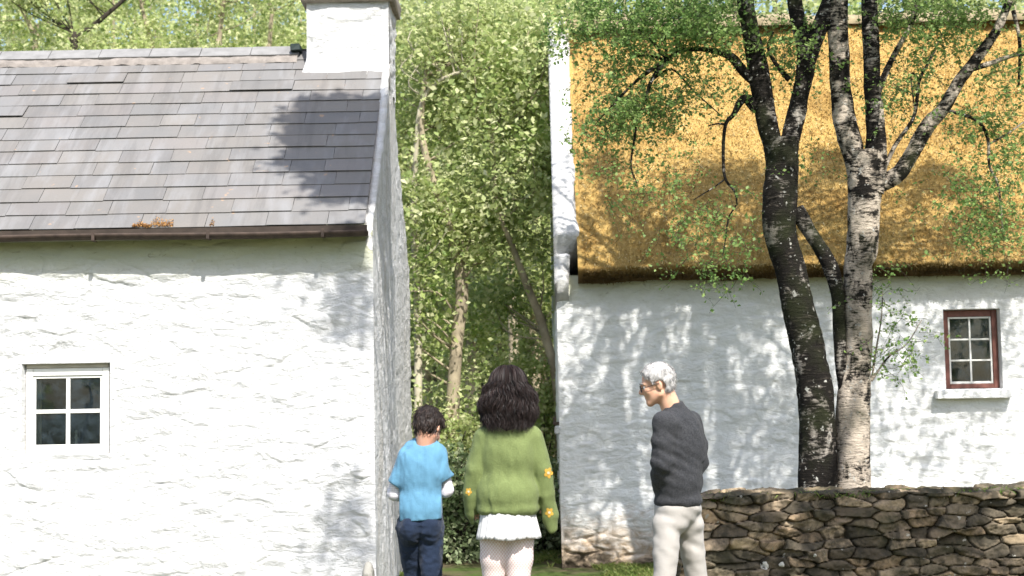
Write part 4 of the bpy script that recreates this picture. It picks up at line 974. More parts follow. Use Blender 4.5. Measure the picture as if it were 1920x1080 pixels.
# ------------------------------------------------------------------ PEOPLE
def rotz(a): c, s = math.cos(a), math.sin(a); return np.array([[c, -s, 0], [s, c, 0], [0, 0, 1.]])
def rotx(a): c, s = math.cos(a), math.sin(a); return np.array([[1., 0, 0], [0, c, -s], [0, s, c]])
def roty(a): c, s = math.cos(a), math.sin(a); return np.array([[c, 0, s], [0, 1., 0], [-s, 0, c]])
class SDF:
    """smooth-union solid, meshed as one continuous surface"""
    def __init__(s, lo_, hi_, h):
        s.h = h; s.lo = np.array(lo_, float); n = np.ceil((np.array(hi_)-s.lo)/h).astype(int)+1
        g = [s.lo[i]+h*np.arange(n[i]) for i in range(3)]
        s.P = np.stack(np.meshgrid(*g, indexing='ij'), -1).astype(f32); s.f = np.full(s.P.shape[:3], 5., f32)
    def _box(s, lo_, hi_, m=.05):
        a = np.clip(np.floor((np.array(lo_)-m-s.lo)/s.h).astype(int), 0, s.f.shape); b = np.clip(np.ceil((np.array(hi_)+m-s.lo)/s.h).astype(int)+1, 0, s.f.shape)
        return tuple(slice(int(x), int(max(x, y))) for x, y in zip(a, b))
    def _u(s, d, k, sl=(slice(None),)*3):
        f = s.f[sl]
        if k <= 0: s.f[sl] = np.minimum(f, d); return s
        hh = np.clip(.5+.5*(f-d)/k, 0, 1); s.f[sl] = (f*(1-hh)+d*hh-k*hh*(1-hh)).astype(f32); return s
    def cone(s, a, b, ra, rb, k=.02, flat=None):
        a = np.array(a, f32); b = np.array(b, f32); ba = b-a; rm = max(ra, rb); sl = s._box(np.minimum(a, b)-rm, np.maximum(a, b)+rm, .03+k); pa = s.P[sl]-a
        t = np.clip((pa@ba)/max(ba@ba, 1e-9), 0, 1); q = pa-t[..., None]*ba
        if flat is not None: # squash distance along a direction
            w, f_ = flat; w = np.array(w, f32); w /= np.linalg.norm(w); c = q@w; q = q+np.outer(c.ravel()*(f_-1), w).reshape(q.shape)
        return s._u(np.linalg.norm(q, axis=-1)-(ra+(rb-ra)*t), k, sl)
    def chain(s, pts, rs, k=.02, flat=None):
        for i in range(len(pts)-1): s.cone(pts[i], pts[i+1], rs[i], rs[i+1], k, flat)
        return s
    def ell_d(s, c, r_, Rm=None, sl=(slice(None),)*3):
        q = s.P[sl]-np.array(c, f32)
        if Rm is not None: q = q@np.asarray(Rm, f32)
        r_ = np.array(r_, f32); k0 = np.linalg.norm(q/r_, axis=-1); k1 = np.linalg.norm(q/(r_*r_), axis=-1)+1e-6
        return k0*(k0-1)/k1
    def ell(s, c, r_, Rm=None, k=.02): rm = max(r_); sl = s._box(np.array(c)-rm, np.array(c)+rm, .03+k); return s._u(s.ell_d(c, r_, Rm, sl), k, sl)
    def sub(s, d, k=.01):
        hh = np.clip(.5-.5*(s.f+d)/k, 0, 1); s.f = (s.f*(1-hh)-d*hh+k*hh*(1-hh)).astype(f32); return s
    def cut(s, nrm, off): s.f = np.maximum(s.f, s.P@np.array(nrm, f32)-off); return s
    def mesh(s):
        f = s.f; f = np.pad(f, 1, constant_values=1.); lo_ = s.lo-s.h
        ins = f < 0; nx, ny, nz = [n-1 for n in f.shape]
        cor = [(i, j, k) for i in (0, 1) for j in (0, 1) for k in (0, 1)]
        sl = lambda A, c: A[c[0]:c[0]+nx, c[1]:c[1]+ny, c[2]:c[2]+nz]
        cnt = sum(sl(ins, c).astype(np.int8) for c in cor); m = (cnt > 0) & (cnt < 8); ijk = np.argwhere(m)
        acc = np.zeros((len(ijk), 3)); num = np.zeros(len(ijk))
        vals = {c: f[ijk[:, 0]+c[0], ijk[:, 1]+c[1], ijk[:, 2]+c[2]] for c in cor}
        for c in cor:
            for ax in range(3):
                if c[ax]: continue
                d = list(c); d[ax] = 1; d = tuple(d); a, b = vals[c], vals[d]; x = (a < 0) != (b < 0)
                t = np.where(x, a/(a-b+1e-12), 0); p = np.tile(np.array(c, float), (len(ijk), 1)); p[:, ax] += t
                acc += np.where(x[:, None], p, 0); num += x
        V = (ijk+acc/num[:, None])*s.h+lo_
        idx = np.full((nx, ny, nz), -1); idx[m] = np.arange(len(ijk)); F = []
        for ax in range(3):
            a, b = [(1, 2), (2, 0), (0, 1)][ax]
            e = [slice(None)]*3; e2 = [slice(None)]*3; e[ax] = slice(0, -1); e2[ax] = slice(1, None)
            A, B = ins[tuple(e)], ins[tuple(e2)]; x = np.argwhere(A != B); x = x[(x[:, a] > 0) & (x[:, b] > 0)]
            x = x[(x[:, a] < [nx, ny, nz][a]) & (x[:, b] < [nx, ny, nz][b])]
            q = []
            for da, db in ((1, 1), (0, 1), (0, 0), (1, 0)):
                y = x.copy(); y[:, a] -= da; y[:, b] -= db; q.append(idx[y[:, 0], y[:, 1], y[:, 2]])
            q = np.stack(q, 1); fl = A[x[:, 0], x[:, 1], x[:, 2]]; q = np.where(fl[:, None], q, q[:, ::-1]); F.append(q[(q >= 0).all(1)])
        return V, np.concatenate(F)
    def build(s, name, mat, parent, colors=None):
        V, F = s.mesh(); return mesh(name, V, F, mat, parent, smooth=True, colors=None)
def m_skin(name, c):
    t = MT(name); co = t.coord(); n = t.noise(co, 22, 4, .6)
    col = t.mix(t.ramp(n, [(.35, 0), (.7, .5)]), c, tuple(x*y for x, y in zip(c, (.82, .62, .55)))); b = t.bsdf(col, .5, n, .12, .002, spec=.4)
    nd = [n for n in t.t.nodes if n.type == 'BSDF_PRINCIPLED'][0]; nd.inputs['Subsurface Weight'].default_value = .12; nd.inputs['Subsurface Scale'].default_value = .01; return b
def m_knit(name, c, c2, scale=(1, 1, 1), rib=70, mott=.5, bstr=.6):
    t = MT(name); co = t.coord(scale); n = t.noise(co, 120, 3, .7); n2 = t.noise(co, 7, 4, .6)
    w = t.n('TexWave', wave_type='BANDS', bands_direction='Z'); w.inputs['Scale'].default_value = rib; w.inputs['Distortion'].default_value = 1.5; w.inputs['Detail'].default_value = 2; t.l(co, w.inputs[0])
    col = t.mix(t.math('MULTIPLY', t.ramp(n, [(.35, 0), (.65, 1)]), mott), c, c2); col = t.mix(t.ramp(n2, [(.4, 0), (.7, .3)]), col, c2)
    h = t.math('ADD', t.math('MULTIPLY', w.outputs[1], .35), n); return t.bsdf(col, .9, h, bstr, .006, spec=.12, sheen=.08)
def m_cloth(name, c, var=.2, scale=90, bstr=.35, sheen=.1):
    t = MT(name); co = t.coord(); n = t.noise(co, scale, 4, .7); n2 = t.noise(co, 9, 4, .6, .5)
    col = t.mix(t.ramp(n2, [(.35, 0), (.75, 1)]), c, tuple(x*(1-var) for x in c)); return t.bsdf(col, .85, t.math('ADD', n, t.math('MULTIPLY', n2, 1.4)), bstr, .006, spec=.15, sheen=sheen)
def m_hair(name, c1, c2):
    t = MT(name); g = t.n('NewGeometry'); col = t.ramp(g.outputs['Random Per Island'], [(0, c1), (1, c2)]); return t.bsdf(col, .6, spec=.3)
EYEW = m_plain('eye_white', (.75, .72, .68), .2, 30, .05)
def add_head(s, c, Rm, sc=1.0, k=.012):
    """c: centre of the skull; Rm columns: right, forward, up of the head"""
    Rm = np.asarray(Rm); T = lambda p: np.array(c)+Rm@(np.array(p)*sc)
    E = lambda p, r_, kk=k: s.ell(T(p), np.array(r_)*sc, Rm, kk)
    E((0, -.012, .035), (.076, .094, .086)); E((0, .03, -.03), (.062, .064, .078)); E((0, .066, -.094), (.026, .022, .020), .018)
    for q in (-1, 1):
        s.cone(T((q*.056, .0, -.055)), T((q*.018, .068, -.100)), .020*sc, .015*sc, .02)
        E((q*.038, .066, -.022), (.022, .018, .020), .015)
        s.cone(T((q*.012, .090, .020)), T((q*.045, .074, .022)), .009*sc, .008*sc, .012)
    s.cone(T((0, .090, .012)), T((0, .110, -.026)), .0085*sc, .011*sc, .010)
    for q in (-1, 1): E((q*.011, .100, -.031), (.009, .010, .008), .006)
    s.cone(T((-.020, .080, -.058)), T((.020, .080, -.058)), .0075*sc, .0075*sc, .006); s.cone(T((-.017, .080, -.070)), T((.017, .080, -.070)), .008*sc, .008*sc, .006)
    for q in (-1, 1):
        s.sub(s.ell_d(T((q*.031, .098, -.001)), np.array((.017, .016, .011))*sc, Rm), .012)
    s.sub(s.ell_d(T((0, .094, -.064)), np.array((.024, .012, .003))*sc, Rm), .004)
    for q in (-1, 1):
        Re = Rm@rotz(q*.35); s.ell(T((q*.078, -.010, -.008)), np.array((.009, .019, .032))*sc, Re, .006)
        s.sub(s.ell_d(T((q*.088, -.004, -.005)), np.array((.006, .010, .018))*sc, Re), .004)
    return T
def eyes(T, Rm, sc, parent):
    for q in (-1, 1):
        mb = MB(); n = 14; th = np.linspace(0, np.pi, 10); V = []; F = []
        c = T((q*.031, .0765, .0)); r_ = .0118*sc; prof = [(max(1e-4, r_*math.sin(a)), -r_*math.cos(a)) for a in th]; mb.lathe(prof, (0, 0, 0), 16)
        e = mb.build('eye', EYEW, parent, smooth=True, loc=tuple(c)); mb2 = MB(); mb2.lathe([(.0001, -.001), (.0052*sc, -.0006), (.0048*sc, .0008), (.0001, .0014)], (0, 0, 0), 16)
        V = np.concatenate(mb2.v); V = V@rotx(R(-90)).T@np.asarray(Rm).T; V = V+np.asarray(Rm)@np.array([0, r_*.98, 0])
        mesh('iris', V, mb2.f, m_plain('iris_brown', (.03, .02, .012), .2, 30, .2), e)
def add_hand(s, wrist, dirv, palmn, L=.175, curl=.6, side=1, k=.008):
    """palm, four unequal bent fingers and a thumb leaving the side of the palm"""
    d = np.array(dirv, float); d /= np.linalg.norm(d); n_ = np.array(palmn, float); n_ -= d*(n_@d); n_ /= np.linalg.norm(n_); w = np.cross(d, n_)*side; u = L/.19
    wr = np.array(wrist, float)
    for q in (-.026, -.009, .009, .026): s.cone(wr+w*q*.6*u, wr+d*.085*u+w*q*u, .014*u, .012*u, .012)
    for q, ln in ((-.030, .060), (-.010, .072), (.010, .078), (.029, .070)):
        p = wr+d*.088*u+w*q*u; a = curl*.5; dd = d
        for j, fr_ in enumerate((.42, .32, .26)):
            dd = d*math.cos(a)+n_*math.sin(a); p2 = p+dd*ln*fr_*u; s.cone(p, p2, (.0088-.0008*j)*u, (.0082-.0010*j)*u, .004); p = p2; a += curl
    p = wr+d*.025*u+w*.028*u; 
    for j, (ln, aa) in enumerate(((.036, .75), (.030, .45), (.024, .2))):
        dd = d*math.cos(aa)+w*math.sin(aa)+n_*.35; dd /= np.linalg.norm(dd); p2 = p+dd*ln*u; s.cone(p, p2, (.0125-.0015*j)*u, (.0115-.0017*j)*u, .006); p = p2
def shoe(s, ankle, toe_dir, L=.27, k=.02):
    a = np.array(ankle, float); d = np.array(toe_dir, float); d[2] = 0; d /= np.linalg.norm(d); g0 = np.array([a[0], a[1], a[2]-.055])
    fl = ((0, 0, 1), 1.0)
    s.cone(g0-d*.055, g0+d*.04, .036, .040, k); s.cone(g0+d*.04+(0, 0, -.004), g0+d*(L-.09)+(0, 0, -.012), .040, .031, k); s.cone(a+(0, 0, .02), g0, .042, .040, k)
    s.cut((0, 0, -1), -(g0[2]-.034)) if False else None
def fold(s, amp, sc, seed, aniso=(1, 1, 1)): s.f = (s.f+amp*fbm(s.P*np.array(aniso, f32)*sc, 3, seed)).astype(f32)
def ribbon(paths, w):
    """paths (n,m,3), width w(n,) -> tapered hair ribbons"""
    n, m, _ = paths.shape; tan = np.gradient(paths, axis=1); rd = rng.normal(0, 1, (n, 1, 3)); s = np.cross(tan, rd); s /= np.linalg.norm(s, axis=-1)[..., None]+1e-9
    tp = np.interp(np.linspace(0, 1, m), [0, .1, .7, 1], [.6, 1, .8, .1])[None, :, None]*w[:, None, None]
    V = np.stack([paths-s*tp, paths+s*tp], 2).reshape(-1, 3); b = (np.arange(n)*m*2)[:, None]+np.arange(m-1)[None]*2
    return V, np.stack([b, b+1, b+3, b+2], -1).reshape(-1, 4)
def G(px, py, Y, dy=0, org=(0, 0, 0)): return P(px, py, Y+dy)-np.array([org[0], org[1], 0])

# ---- boy -----------------------------------------------------------
Yb = 8.7; ob = (P(792, 1000, Yb)[0], Yb); b_ = lambda x, y, dy=0: G(x, y, Yb, dy, ob)
B0 = empty('person', (ob[0], Yb, 0), 'dark haired child in a blue T-shirt and navy trousers looking down beside the white gable', 'person')
yaw = R(-24); Rh = rotz(yaw)@rotx(R(-38)); Rt = rotz(R(-4))
hc = b_(803, 803, .01)
SKb = m_skin('skin_child', (.60, .34, .24))
s = SDF((-.30, -.26, -.02), (.30, .40, 1.52), .0075)
Th = add_head(s, hc, Rh, .93)
s.cone(Th((0, -.03, -.05)), b_(795, 846, -.01), .043, .048, .02)
s.ell(b_(789, 905, .01), (.120, .070, .19), Rt, .02); s.ell(b_(790, 965, .01), (.110, .075, .09), Rt, .02)
s.cone(b_(768, 858), b_(816, 857), .038, .038, .02)
kn = [b_(781, 1110, .14), b_(809, 1112, -.03)]; an = [b_(776, 1258, -.05), b_(806, 1253, .12)]; an[0][2] = .085; an[1][2] = .085
for q, hp in ((0, b_(770, 985)), (1, b_(808, 985))): s.chain([hp, kn[q], an[q]], [.060, .040, .034], .02)
arms = [[b_(760, 860), b_(741, 925, .03), b_(768, 935, .20)], [b_(818, 858), b_(838, 918, .03), b_(812, 912, .20)]]
for a in arms: s.chain(a, [.040, .032, .024], .015)
add_hand(s, arms[0][2], (.55, .6, .25), (.6, -.2, .7), .14, .55, 1); add_hand(s, arms[1][2], (-.5, .6, .2), (-.6, -.2, .7), .14, .55, -1)
body = s.build('body', SKb, B0); eyes(Th, Rh, .93, body)
# T-shirt
s = SDF((-.30, -.24, .78), (.30, .26, 1.42), .006)
s.ell(b_(790, 885, .01), (.155, .115, .20), Rt, .05); s.ell(b_(789, 950, .01), (.150, .125, .12), Rt, .05); s.cone(b_(789, 960, .01), b_(790, 990, .01), .128, .134, .05, ((0, 1, 0), 1.1))
s.cone(b_(764, 856), b_(820, 853), .052, .052, .04); s.cone(b_(792, 846, -.008), b_(792, 870), .052, .07, .03)
s.chain([b_(764, 862), b_(744, 904, .0)], [.055, .052], .025); s.chain([b_(818, 860), b_(835, 894, .01)], [.052, .050], .025)
fold(s, .016, 9, 3, (1, 1, .4)); fold(s, .012, 24, 5, (1, 1, .4))
X_ = s.P[..., 0]
for nrm_, pt_, sd_ in (((-.55, 0, -.83), b_(739, 909), -1), ((.50, 0, -.86), b_(838, 900), 1)):
    nrm_ = np.array(nrm_)/np.linalg.norm(nrm_); dd_ = (s.P-pt_.astype(f32))@nrm_.astype(f32); lim_ = b_(749, 900)[0] if sd_ < 0 else b_(828, 900)[0]
    s.f = np.where((X_-lim_)*sd_ > 0, np.maximum(s.f, dd_), s.f).astype(f32)
s.cut((0.05, 0, -1), -(b_(789, 974)[2]))
s.sub(s.ell_d(Th((0, -.035, -.105)), (.055, .055, .035), Rh), .01)
s.build('t_shirt', m_cloth('blue_jersey', (.115, .27, .40), .22, 140, .4), B0)
s = SDF((-.30, -.12, .85), (.30, .40, 1.16), .006)
s.chain([b_(746, 895, .0), b_(741, 925, .03), b_(766, 934, .18)], [.044, .043, .032], .015); s.chain([b_(834, 896, .01), b_(837, 919, .03), b_(814, 914, .18)], [.038, .041, .032], .015); fold(s, .008, 30, 8)
t = MT('striped_cotton'); w = t.n('TexWave', wave_type='BANDS', bands_direction='Z'); w.inputs['Scale'].default_value = 26; w.inputs['Distortion'].default_value = 1.; t.l(t.coord(), w.inputs[0])
col = t.mix(t.ramp(w.outputs[1], [(.55, 0), (.75, .45)]), (.78, .76, .78), (.50, .36, .46)); s.build('undershirt_sleeve', t.bsdf(col, .85), B0)
# trousers
s = SDF((-.26, -.22, .03), (.26, .32, .98), .0065)
s.ell(b_(789, 972, .0), (.132, .108, .10), Rt, .04); s.ell(b_(771, 990, -.02), (.070, .10, .10), Rt, .015); s.ell(b_(808, 990, -.02), (.070, .10, .10), Rt, .015)
s.chain([b_(768, 990), (kn[0]+b_(768, 990))/2+(0, 0, 0), kn[0], (kn[0]+an[0])/2, an[0]+(0, 0, .03)], [.080, .068, .056, .054, .050], .015)
s.chain([b_(808, 990), (kn[1]+b_(808, 990))/2, kn[1], (kn[1]+an[1])/2, an[1]+(0, 0, .03)], [.080, .066, .054, .052, .050], .015)
fold(s, .010, 10, 13, (1, 1, 1.2)); fold(s, .009, 26, 15, (1, 1, 1.6)); s.cut((0, 0, 1), b_(789, 962)[2]); s.cut((0, 0, -1), -.06)
s.build('trousers', m_cloth('navy_denim', (.018, .030, .060), .4, 160, .5), B0)
SHOE = m_plain('dark_shoe', (.03, .03, .035), .55, 30, .3)
for q in (0, 1):
    s = SDF(an[q]-np.array([.16, .16, .10]), an[q]+np.array([.16, .26, .08]), .006); shoe(s, an[q], (.1, 1, 0), .22); s.cut((0, 0, -1), -.004); s.build('shoe', SHOE, B0)
# hair
def cap_hair(parent, T, Rm, sc, mat, n, L, thick, back, face_cut, curl=.35, seg=8, w=.0018, lift=.35, seed=1):
    s = SDF(T((0, 0, 0))-.17, T((0, 0, 0))+.17, .004)
    s.f = s.ell_d(T((0, -.016, .036)), np.array((.080+thick, .098+thick, .090+thick))*sc, Rm); s.ell(T((0, -.045, -.02)), np.array((.062+thick*.6, .05+thick, .055))*sc, Rm, .02)
    Pq = (s.P-T((0, 0, 0)))@Rm/sc
    lim = face_cut(Pq); s.f = np.maximum(s.f, lim.astype(f32)); fold(s, min(.010, thick*.8), 38, seed, (1, 1, 1)); s.f = (s.f+.002*fbm(s.P*90, 2, seed)).astype(f32)
    V, F = s.mesh(); o = mesh('hair', V, F, mat, parent)
    Vn = np.zeros_like(V); fc = np.cross(V[F[:, 2]]-V[F[:, 0]], V[F[:, 3]]-V[F[:, 1]])
    for i in range(4): np.add.at(Vn, F[:, i], fc)
    Vn /= np.linalg.norm(Vn, axis=1)[:, None]+1e-9
    k = rng.integers(0, len(V), n*2); rel = (V[k]-T((0, 0, 0)))@Rm; out = ((Vn[k]*(V[k]-T((0, -.01, .03)))).sum(1) > .02); k = k[out][:n]
    p0 = V[k]; nn = Vn[k]; crown = T((0, -.05, .12)); fl = p0-crown; fl -= nn*(fl*nn).sum(1)[:, None]; fl /= np.linalg.norm(fl, axis=1)[:, None]+1e-9
    d = fl+nn*lift+rng.normal(0, curl, fl.shape)*.6; LL = L*rng.uniform(.6, 1.2, len(k)); paths = [p0-nn*.004]
    for j in range(seg-1):
        d = d/np.linalg.norm(d, axis=1)[:, None]; paths.append(paths[-1]+d*(LL/seg)[:, None]); d = d+rng.normal(0, curl*.35, d.shape)-nn*.14+np.array([0, 0, -.06])
    V2, F2 = ribbon(np.stack(paths, 1), np.full(len(k), w)*rng.uniform(.6, 1.3, len(k)))
    me = joinVF([(V, F), (V2, F2)]); bpy.data.objects.remove(o); return mesh('hair', me[0], me[1], mat, parent, smooth=True)
HB = m_hair('dark_brown_hair', (.012, .008, .007), (.048, .031, .024))
cap_hair(B0, Th, Rh, .93, HB, 2200, .05, .012, True, lambda q: np.maximum(q[..., 1]-(.055+.25*np.maximum(q[..., 2]-.02, 0)), np.maximum(-q[..., 2]-.085, np.where(np.abs(q[..., 0]) > .05, (q[..., 1]-.0)*1.0-np.maximum(q[..., 2]-.02, 0)*1.5+.0, -1))), curl=.28, lift=.40)

# ---- long haired figure in green -------------------------------------
Yg = 8.1; og = (P(953, 1000, Yg)[0], Yg); g_ = lambda x, y, dy=0: G(x, y, Yg, dy, og)
G0 = empty('person', (og[0], Yg, 0), 'person with long dark wavy hair in a loose green sweater and white pleated skirt', 'person')
Rh = rotz(R(-3))@rotx(R(-6)); hc = g_(953, 733, .02); SKg = m_skin('skin_walker', (.62, .38, .27))
s = SDF((-.34, -.24, -.02), (.34, .34, 1.76), .0078)
Tg = add_head(s, hc, Rh, .97); s.cone(Tg((0, -.025, -.05)), g_(953, 800), .048, .055, .02)
s.ell(g_(953, 860), (.135, .09, .18), None, .02); s.ell(g_(953, 950), (.12, .09, .10), None, .02); s.cone(g_(920, 822), g_(988, 822), .036, .036, .02)
kg = [g_(926, 1105, .03), g_(972, 1105, -.02)]; ag = [g_(929, 1235, -.08), g_(968, 1235, .12)]; ag[0][2] = .09; ag[1][2] = .09
ga = [[g_(914, 826), g_(893, 885, .01), g_(889, 936, .05)], [g_(994, 826), g_(1019, 885, .01), g_(1029, 938, .05)]]
for a in ga: s.chain(a, [.040, .034, .027], .015)
add_hand(s, ga[0][2], (.0, .04, -1), (.1, 1, 0), .135, .08, 1); add_hand(s, ga[1][2], (.04, .04, -1), (-.1, 1, 0), .135, .08, -1)
for q in (0, 1): s.chain([g_(930 if q == 0 else 974, 985), kg[q], ag[q]], [.075, .050, .038], .02)
body = s.build('body', SKg, G0); eyes(Tg, Rh, .97, body)
# tights
s = SDF((-.22, -.20, .04), (.22, .24, .90), .006)
for q in (0, 1):
    h0 = g_(927 if q == 0 else 975, 990); s.chain([h0, (h0+kg[q])/2, kg[q], (kg[q]*.6+ag[q]*.4)+np.array([0, -.015, 0]), ag[q]], [.083, .072, .056, .056, .041], .02)
t = MT('net_tights'); co = t.coord(); sp = sepz(t, co)
a1 = t.math('ABSOLUTE', t.math('SINE', t.math('MULTIPLY', t.math('ADD', sp[2], t.math('MULTIPLY', sp[0], 1.3)), 150))); a2 = t.math('ABSOLUTE', t.math('SINE', t.math('MULTIPLY', t.math('SUBTRACT', sp[2], t.math('MULTIPLY', sp[0], 1.3)), 150)))
mn = t.math('MINIMUM', a1, a2); col = t.mix(t.ramp(mn, [(.22, 0), (.40, 1)]), (.80, .76, .74), (.62, .46, .42)); s.build('tights', t.bsdf(col, .7, mn, .3, .004), G0)
for q in (0, 1):
    s = SDF(ag[q]-np.array([.16, .16, .10]), ag[q]+np.array([.16, .28, .08]), .006); shoe(s, ag[q], (0, 1, 0), .25); s.cut((0, 0, -1), -.004); s.build('shoe', m_plain('white_trainer', (.6, .58, .55), .6, 30, .15), G0)
# sweater
s = SDF((-.36, -.24, .76), (.36, .26, 1.44), .006)
s.ell(g_(953, 850), (.165, .125, .19), None, .05); s.ell(g_(952, 925), (.172, .14, .155), None, .05); s.ell(g_(952, 958), (.176, .14, .05), None, .03)
s.cone(g_(918, 815), g_(990, 815), .062, .062, .05); s.cone(g_(953, 795, -.01), g_(953, 830), .06, .08, .03)
s.chain([g_(912, 822), g_(893, 880), g_(885, 925, .02), g_(886, 962, .05), g_(888, 975, .06)], [.070, .060, .055, .046, .034], .010)
s.chain([g_(996, 822), g_(1016, 880), g_(1024, 925, .02), g_(1031, 965, .05), g_(1036, 990, .06)], [.070, .060, .056, .050, .034], .010)
fold(s, .018, 8, 23, (1, 1, .4)); fold(s, .009, 22, 25, (1, 1, .4))
hem = g_(953, 968)[2]; cx0 = s.P[..., 0]; inbody = (np.abs(cx0-float(g_(952, 900)[0])) < .183)
s.f = np.where(inbody, np.maximum(s.f, hem-s.P[..., 2]), s.f).astype(f32)
# ribbed hem band pulls in a little
kz = np.exp(-((s.P[..., 2]-hem-.02)/.02)**2)*inbody; s.f = (s.f+.012*kz).astype(f32)
SW = s.build('sweater', m_knit('green_knit', (.185, .228, .088), (.13, .165, .058), rib=55, mott=.55, bstr=.7), G0)
from mathutils.bvhtree import BVHTree
bv = BVHTree.FromPolygons([v.co[:] for v in SW.data.vertices], [tuple(p.vertices) for p in SW.data.polygons])
FLW = m_cloth('yellow_motif', (.60, .36, .06), .25, 120, .5); FLC = m_cloth('pale_motif', (.80, .62, .42), .2, 120, .5)
def motif(px, py, r_, a0=0, tx=0):
    c = g_(px, py); parts = [('motif', FLW), ('motif_centre', FLC)]; par = None
    for nm, mt in parts:
        V = []; N = 40 if nm == 'motif' else 14; rings = 6
        for j in range(rings):
            for k in range(N):
                a = 2*math.pi*k/N; rad = r_*(.58+.42*abs(math.cos(2.5*a+a0))) if nm == 'motif' else r_*.26
                f_ = (j+.02)/(rings-1); V.append((c[0]+rad*f_*math.cos(a)*(.85 if nm == 'motif' else 1), c[2]+rad*f_*math.sin(a)))
        W_ = []
        for (x, z) in V:
            h_ = bv.ray_cast(Vector((x+tx*0, -1, z)), Vector((0, 1, 0)))
            W_.append((x, (h_[0].y if h_[0] else c[1])-(.0022 if nm == 'motif' else .0045), z))
        F = [[j*N+k, j*N+(k+1) % N, (j+1)*N+(k+1) % N, (j+1)*N+k] for j in range(rings-1) for k in range(N)]+[list(range(N))[::-1]]
        hit = np.array([w_[1] for w_ in W_]); med = np.median(hit); W_ = [(x, min(y, med+.02), z) for x, y, z in W_]
        o = mesh('flower_'+nm, W_, F, mt, SW if par is None else SW)
for (px, py, r_, a0) in ((1028, 886, .030, .3), (1030, 961, .028, 1.0), (879, 921, .022, .6), (1004, 838, .0, 0)):
    if r_: motif(px, py, r_, a0)
# skirt, pleated
n = 240; th = np.linspace(0, 2*np.pi, n, endpoint=False); V = []; c = g_(952, 955); zt, zb = g_(952, 950)[2], g_(952, 1008)[2]; rows_ = 8
for j in range(rows_+1):
    f_ = j/rows_; z = zt+(zb-zt)*f_; pw = (th*17/(2*np.pi)) % 1; pl = -.009*(.4+f_)*np.exp(-((pw-.5)/.10)**2)+.004*(pw-.5)
    rx = .138+.038*f_+pl+.004*np.sin(th*3+1)*f_; ry = .105+.050*f_+pl
    V += [(c[0]+a*math.cos(t_), c[1]+b*math.sin(t_), z+.004*math.sin(t_*5)*f_) for a, b, t_ in zip(rx, ry, th)]
o_ = len(V); V += [(x*.985+c[0]*.015, y*.985+c[1]*.015, z) for x, y, z in V]
F = []
for j in range(rows_):
    for k in range(n):
        k2 = (k+1) % n; F.append([j*n+k, (j+1)*n+k, (j+1)*n+k2, j*n+k2]); F.append([o_+j*n+k2, o_+(j+1)*n+k2, o_+(j+1)*n+k, o_+j*n+k])
for k in range(n): k2 = (k+1) % n; F.append([rows_*n+k, o_+rows_*n+k, o_+rows_*n+k2, rows_*n+k2])
mesh('pleated_skirt', V, F, m_cloth('white_twill', (.62, .61, .60), .06, 150, .25), G0)
# hair: bob to the shoulders
HG = m_hair('near_black_hair', (.006, .005, .005), (.034, .021, .019))
s = SDF(Tg((0, 0, 0))-np.array([.24, .2, .30]), Tg((0, 0, 0))+np.array([.24, .2, .2]), .005)
s.f = s.ell_d(Tg((0, -.018, .035)), (.088, .105, .095), Rh); s.cone(Tg((0, -.045, .0)), Tg((0, -.055, -.10)), .090, .118, .04, ((0, 1, 0), 1.45)); s.cone(Tg((0, -.055, -.08)), Tg((0, -.05, -.12)), .112, .095, .03, ((0, 1, 0), 1.5))
Pq = (s.P-Tg((0, 0, 0)))@Rh; s.f = np.maximum(s.f, (Pq[..., 1]-np.where(np.abs(Pq[..., 0]) > .065, .05, .03+.6*np.maximum(Pq[..., 2]-.0, 0))).astype(f32)); fold(s, .03, 11, 33, (1.3, 1, .45)); fold(s, .014, 30, 34, (1.3, 1, .3))
V1_, F1q = s.mesh()
n = 5200; phi = rng.uniform(R(-228), R(48), n); m_ = 18; t = np.linspace(0, 1, m_)[None]; L0 = rng.uniform(.74, .98, n)[:, None]
s_len = t*L0*.44+rng.uniform(0, .02, n)[:, None]; start = rng.uniform(.1, .9, n)[:, None]*.16; s_len = s_len*(1-start/.44)+start
th = np.minimum(s_len/.105, R(94)); hang = np.maximum(s_len-.105*R(94), 0); ph = phi[:, None]; wav = rng.uniform(0, 6.28, n)[:, None]; am = rng.uniform(.007, .019, n)[:, None]
flare = np.sin(np.clip(hang/.20, 0, 1)*np.pi*.85)*.034; rr1 = 1+rng.uniform(-.02, .10, n)[:, None]
x = (np.sin(th)*.099*rr1+flare*rr1+am*np.sin(hang*48+wav)*(hang > 0))*np.cos(ph); y = (np.sin(th)*.108*rr1+flare*.55+am*np.sin(hang*42+wav+1))*np.sin(ph)-.015; z = .035+np.cos(th)*.098*rr1-hang
x = x+am*.9*np.cos(hang*38+wav*2)*(hang > 0)
pth = np.stack([x, y, z], -1)@Rh.T+Tg((0, 0, 0)); V2, F2 = ribbon(pth, rng.uniform(.0008, .0019, n)); vv, ff = joinVF([(V1_, F1q), (V2, F2)]); mesh('hair', vv, ff, HG, G0)

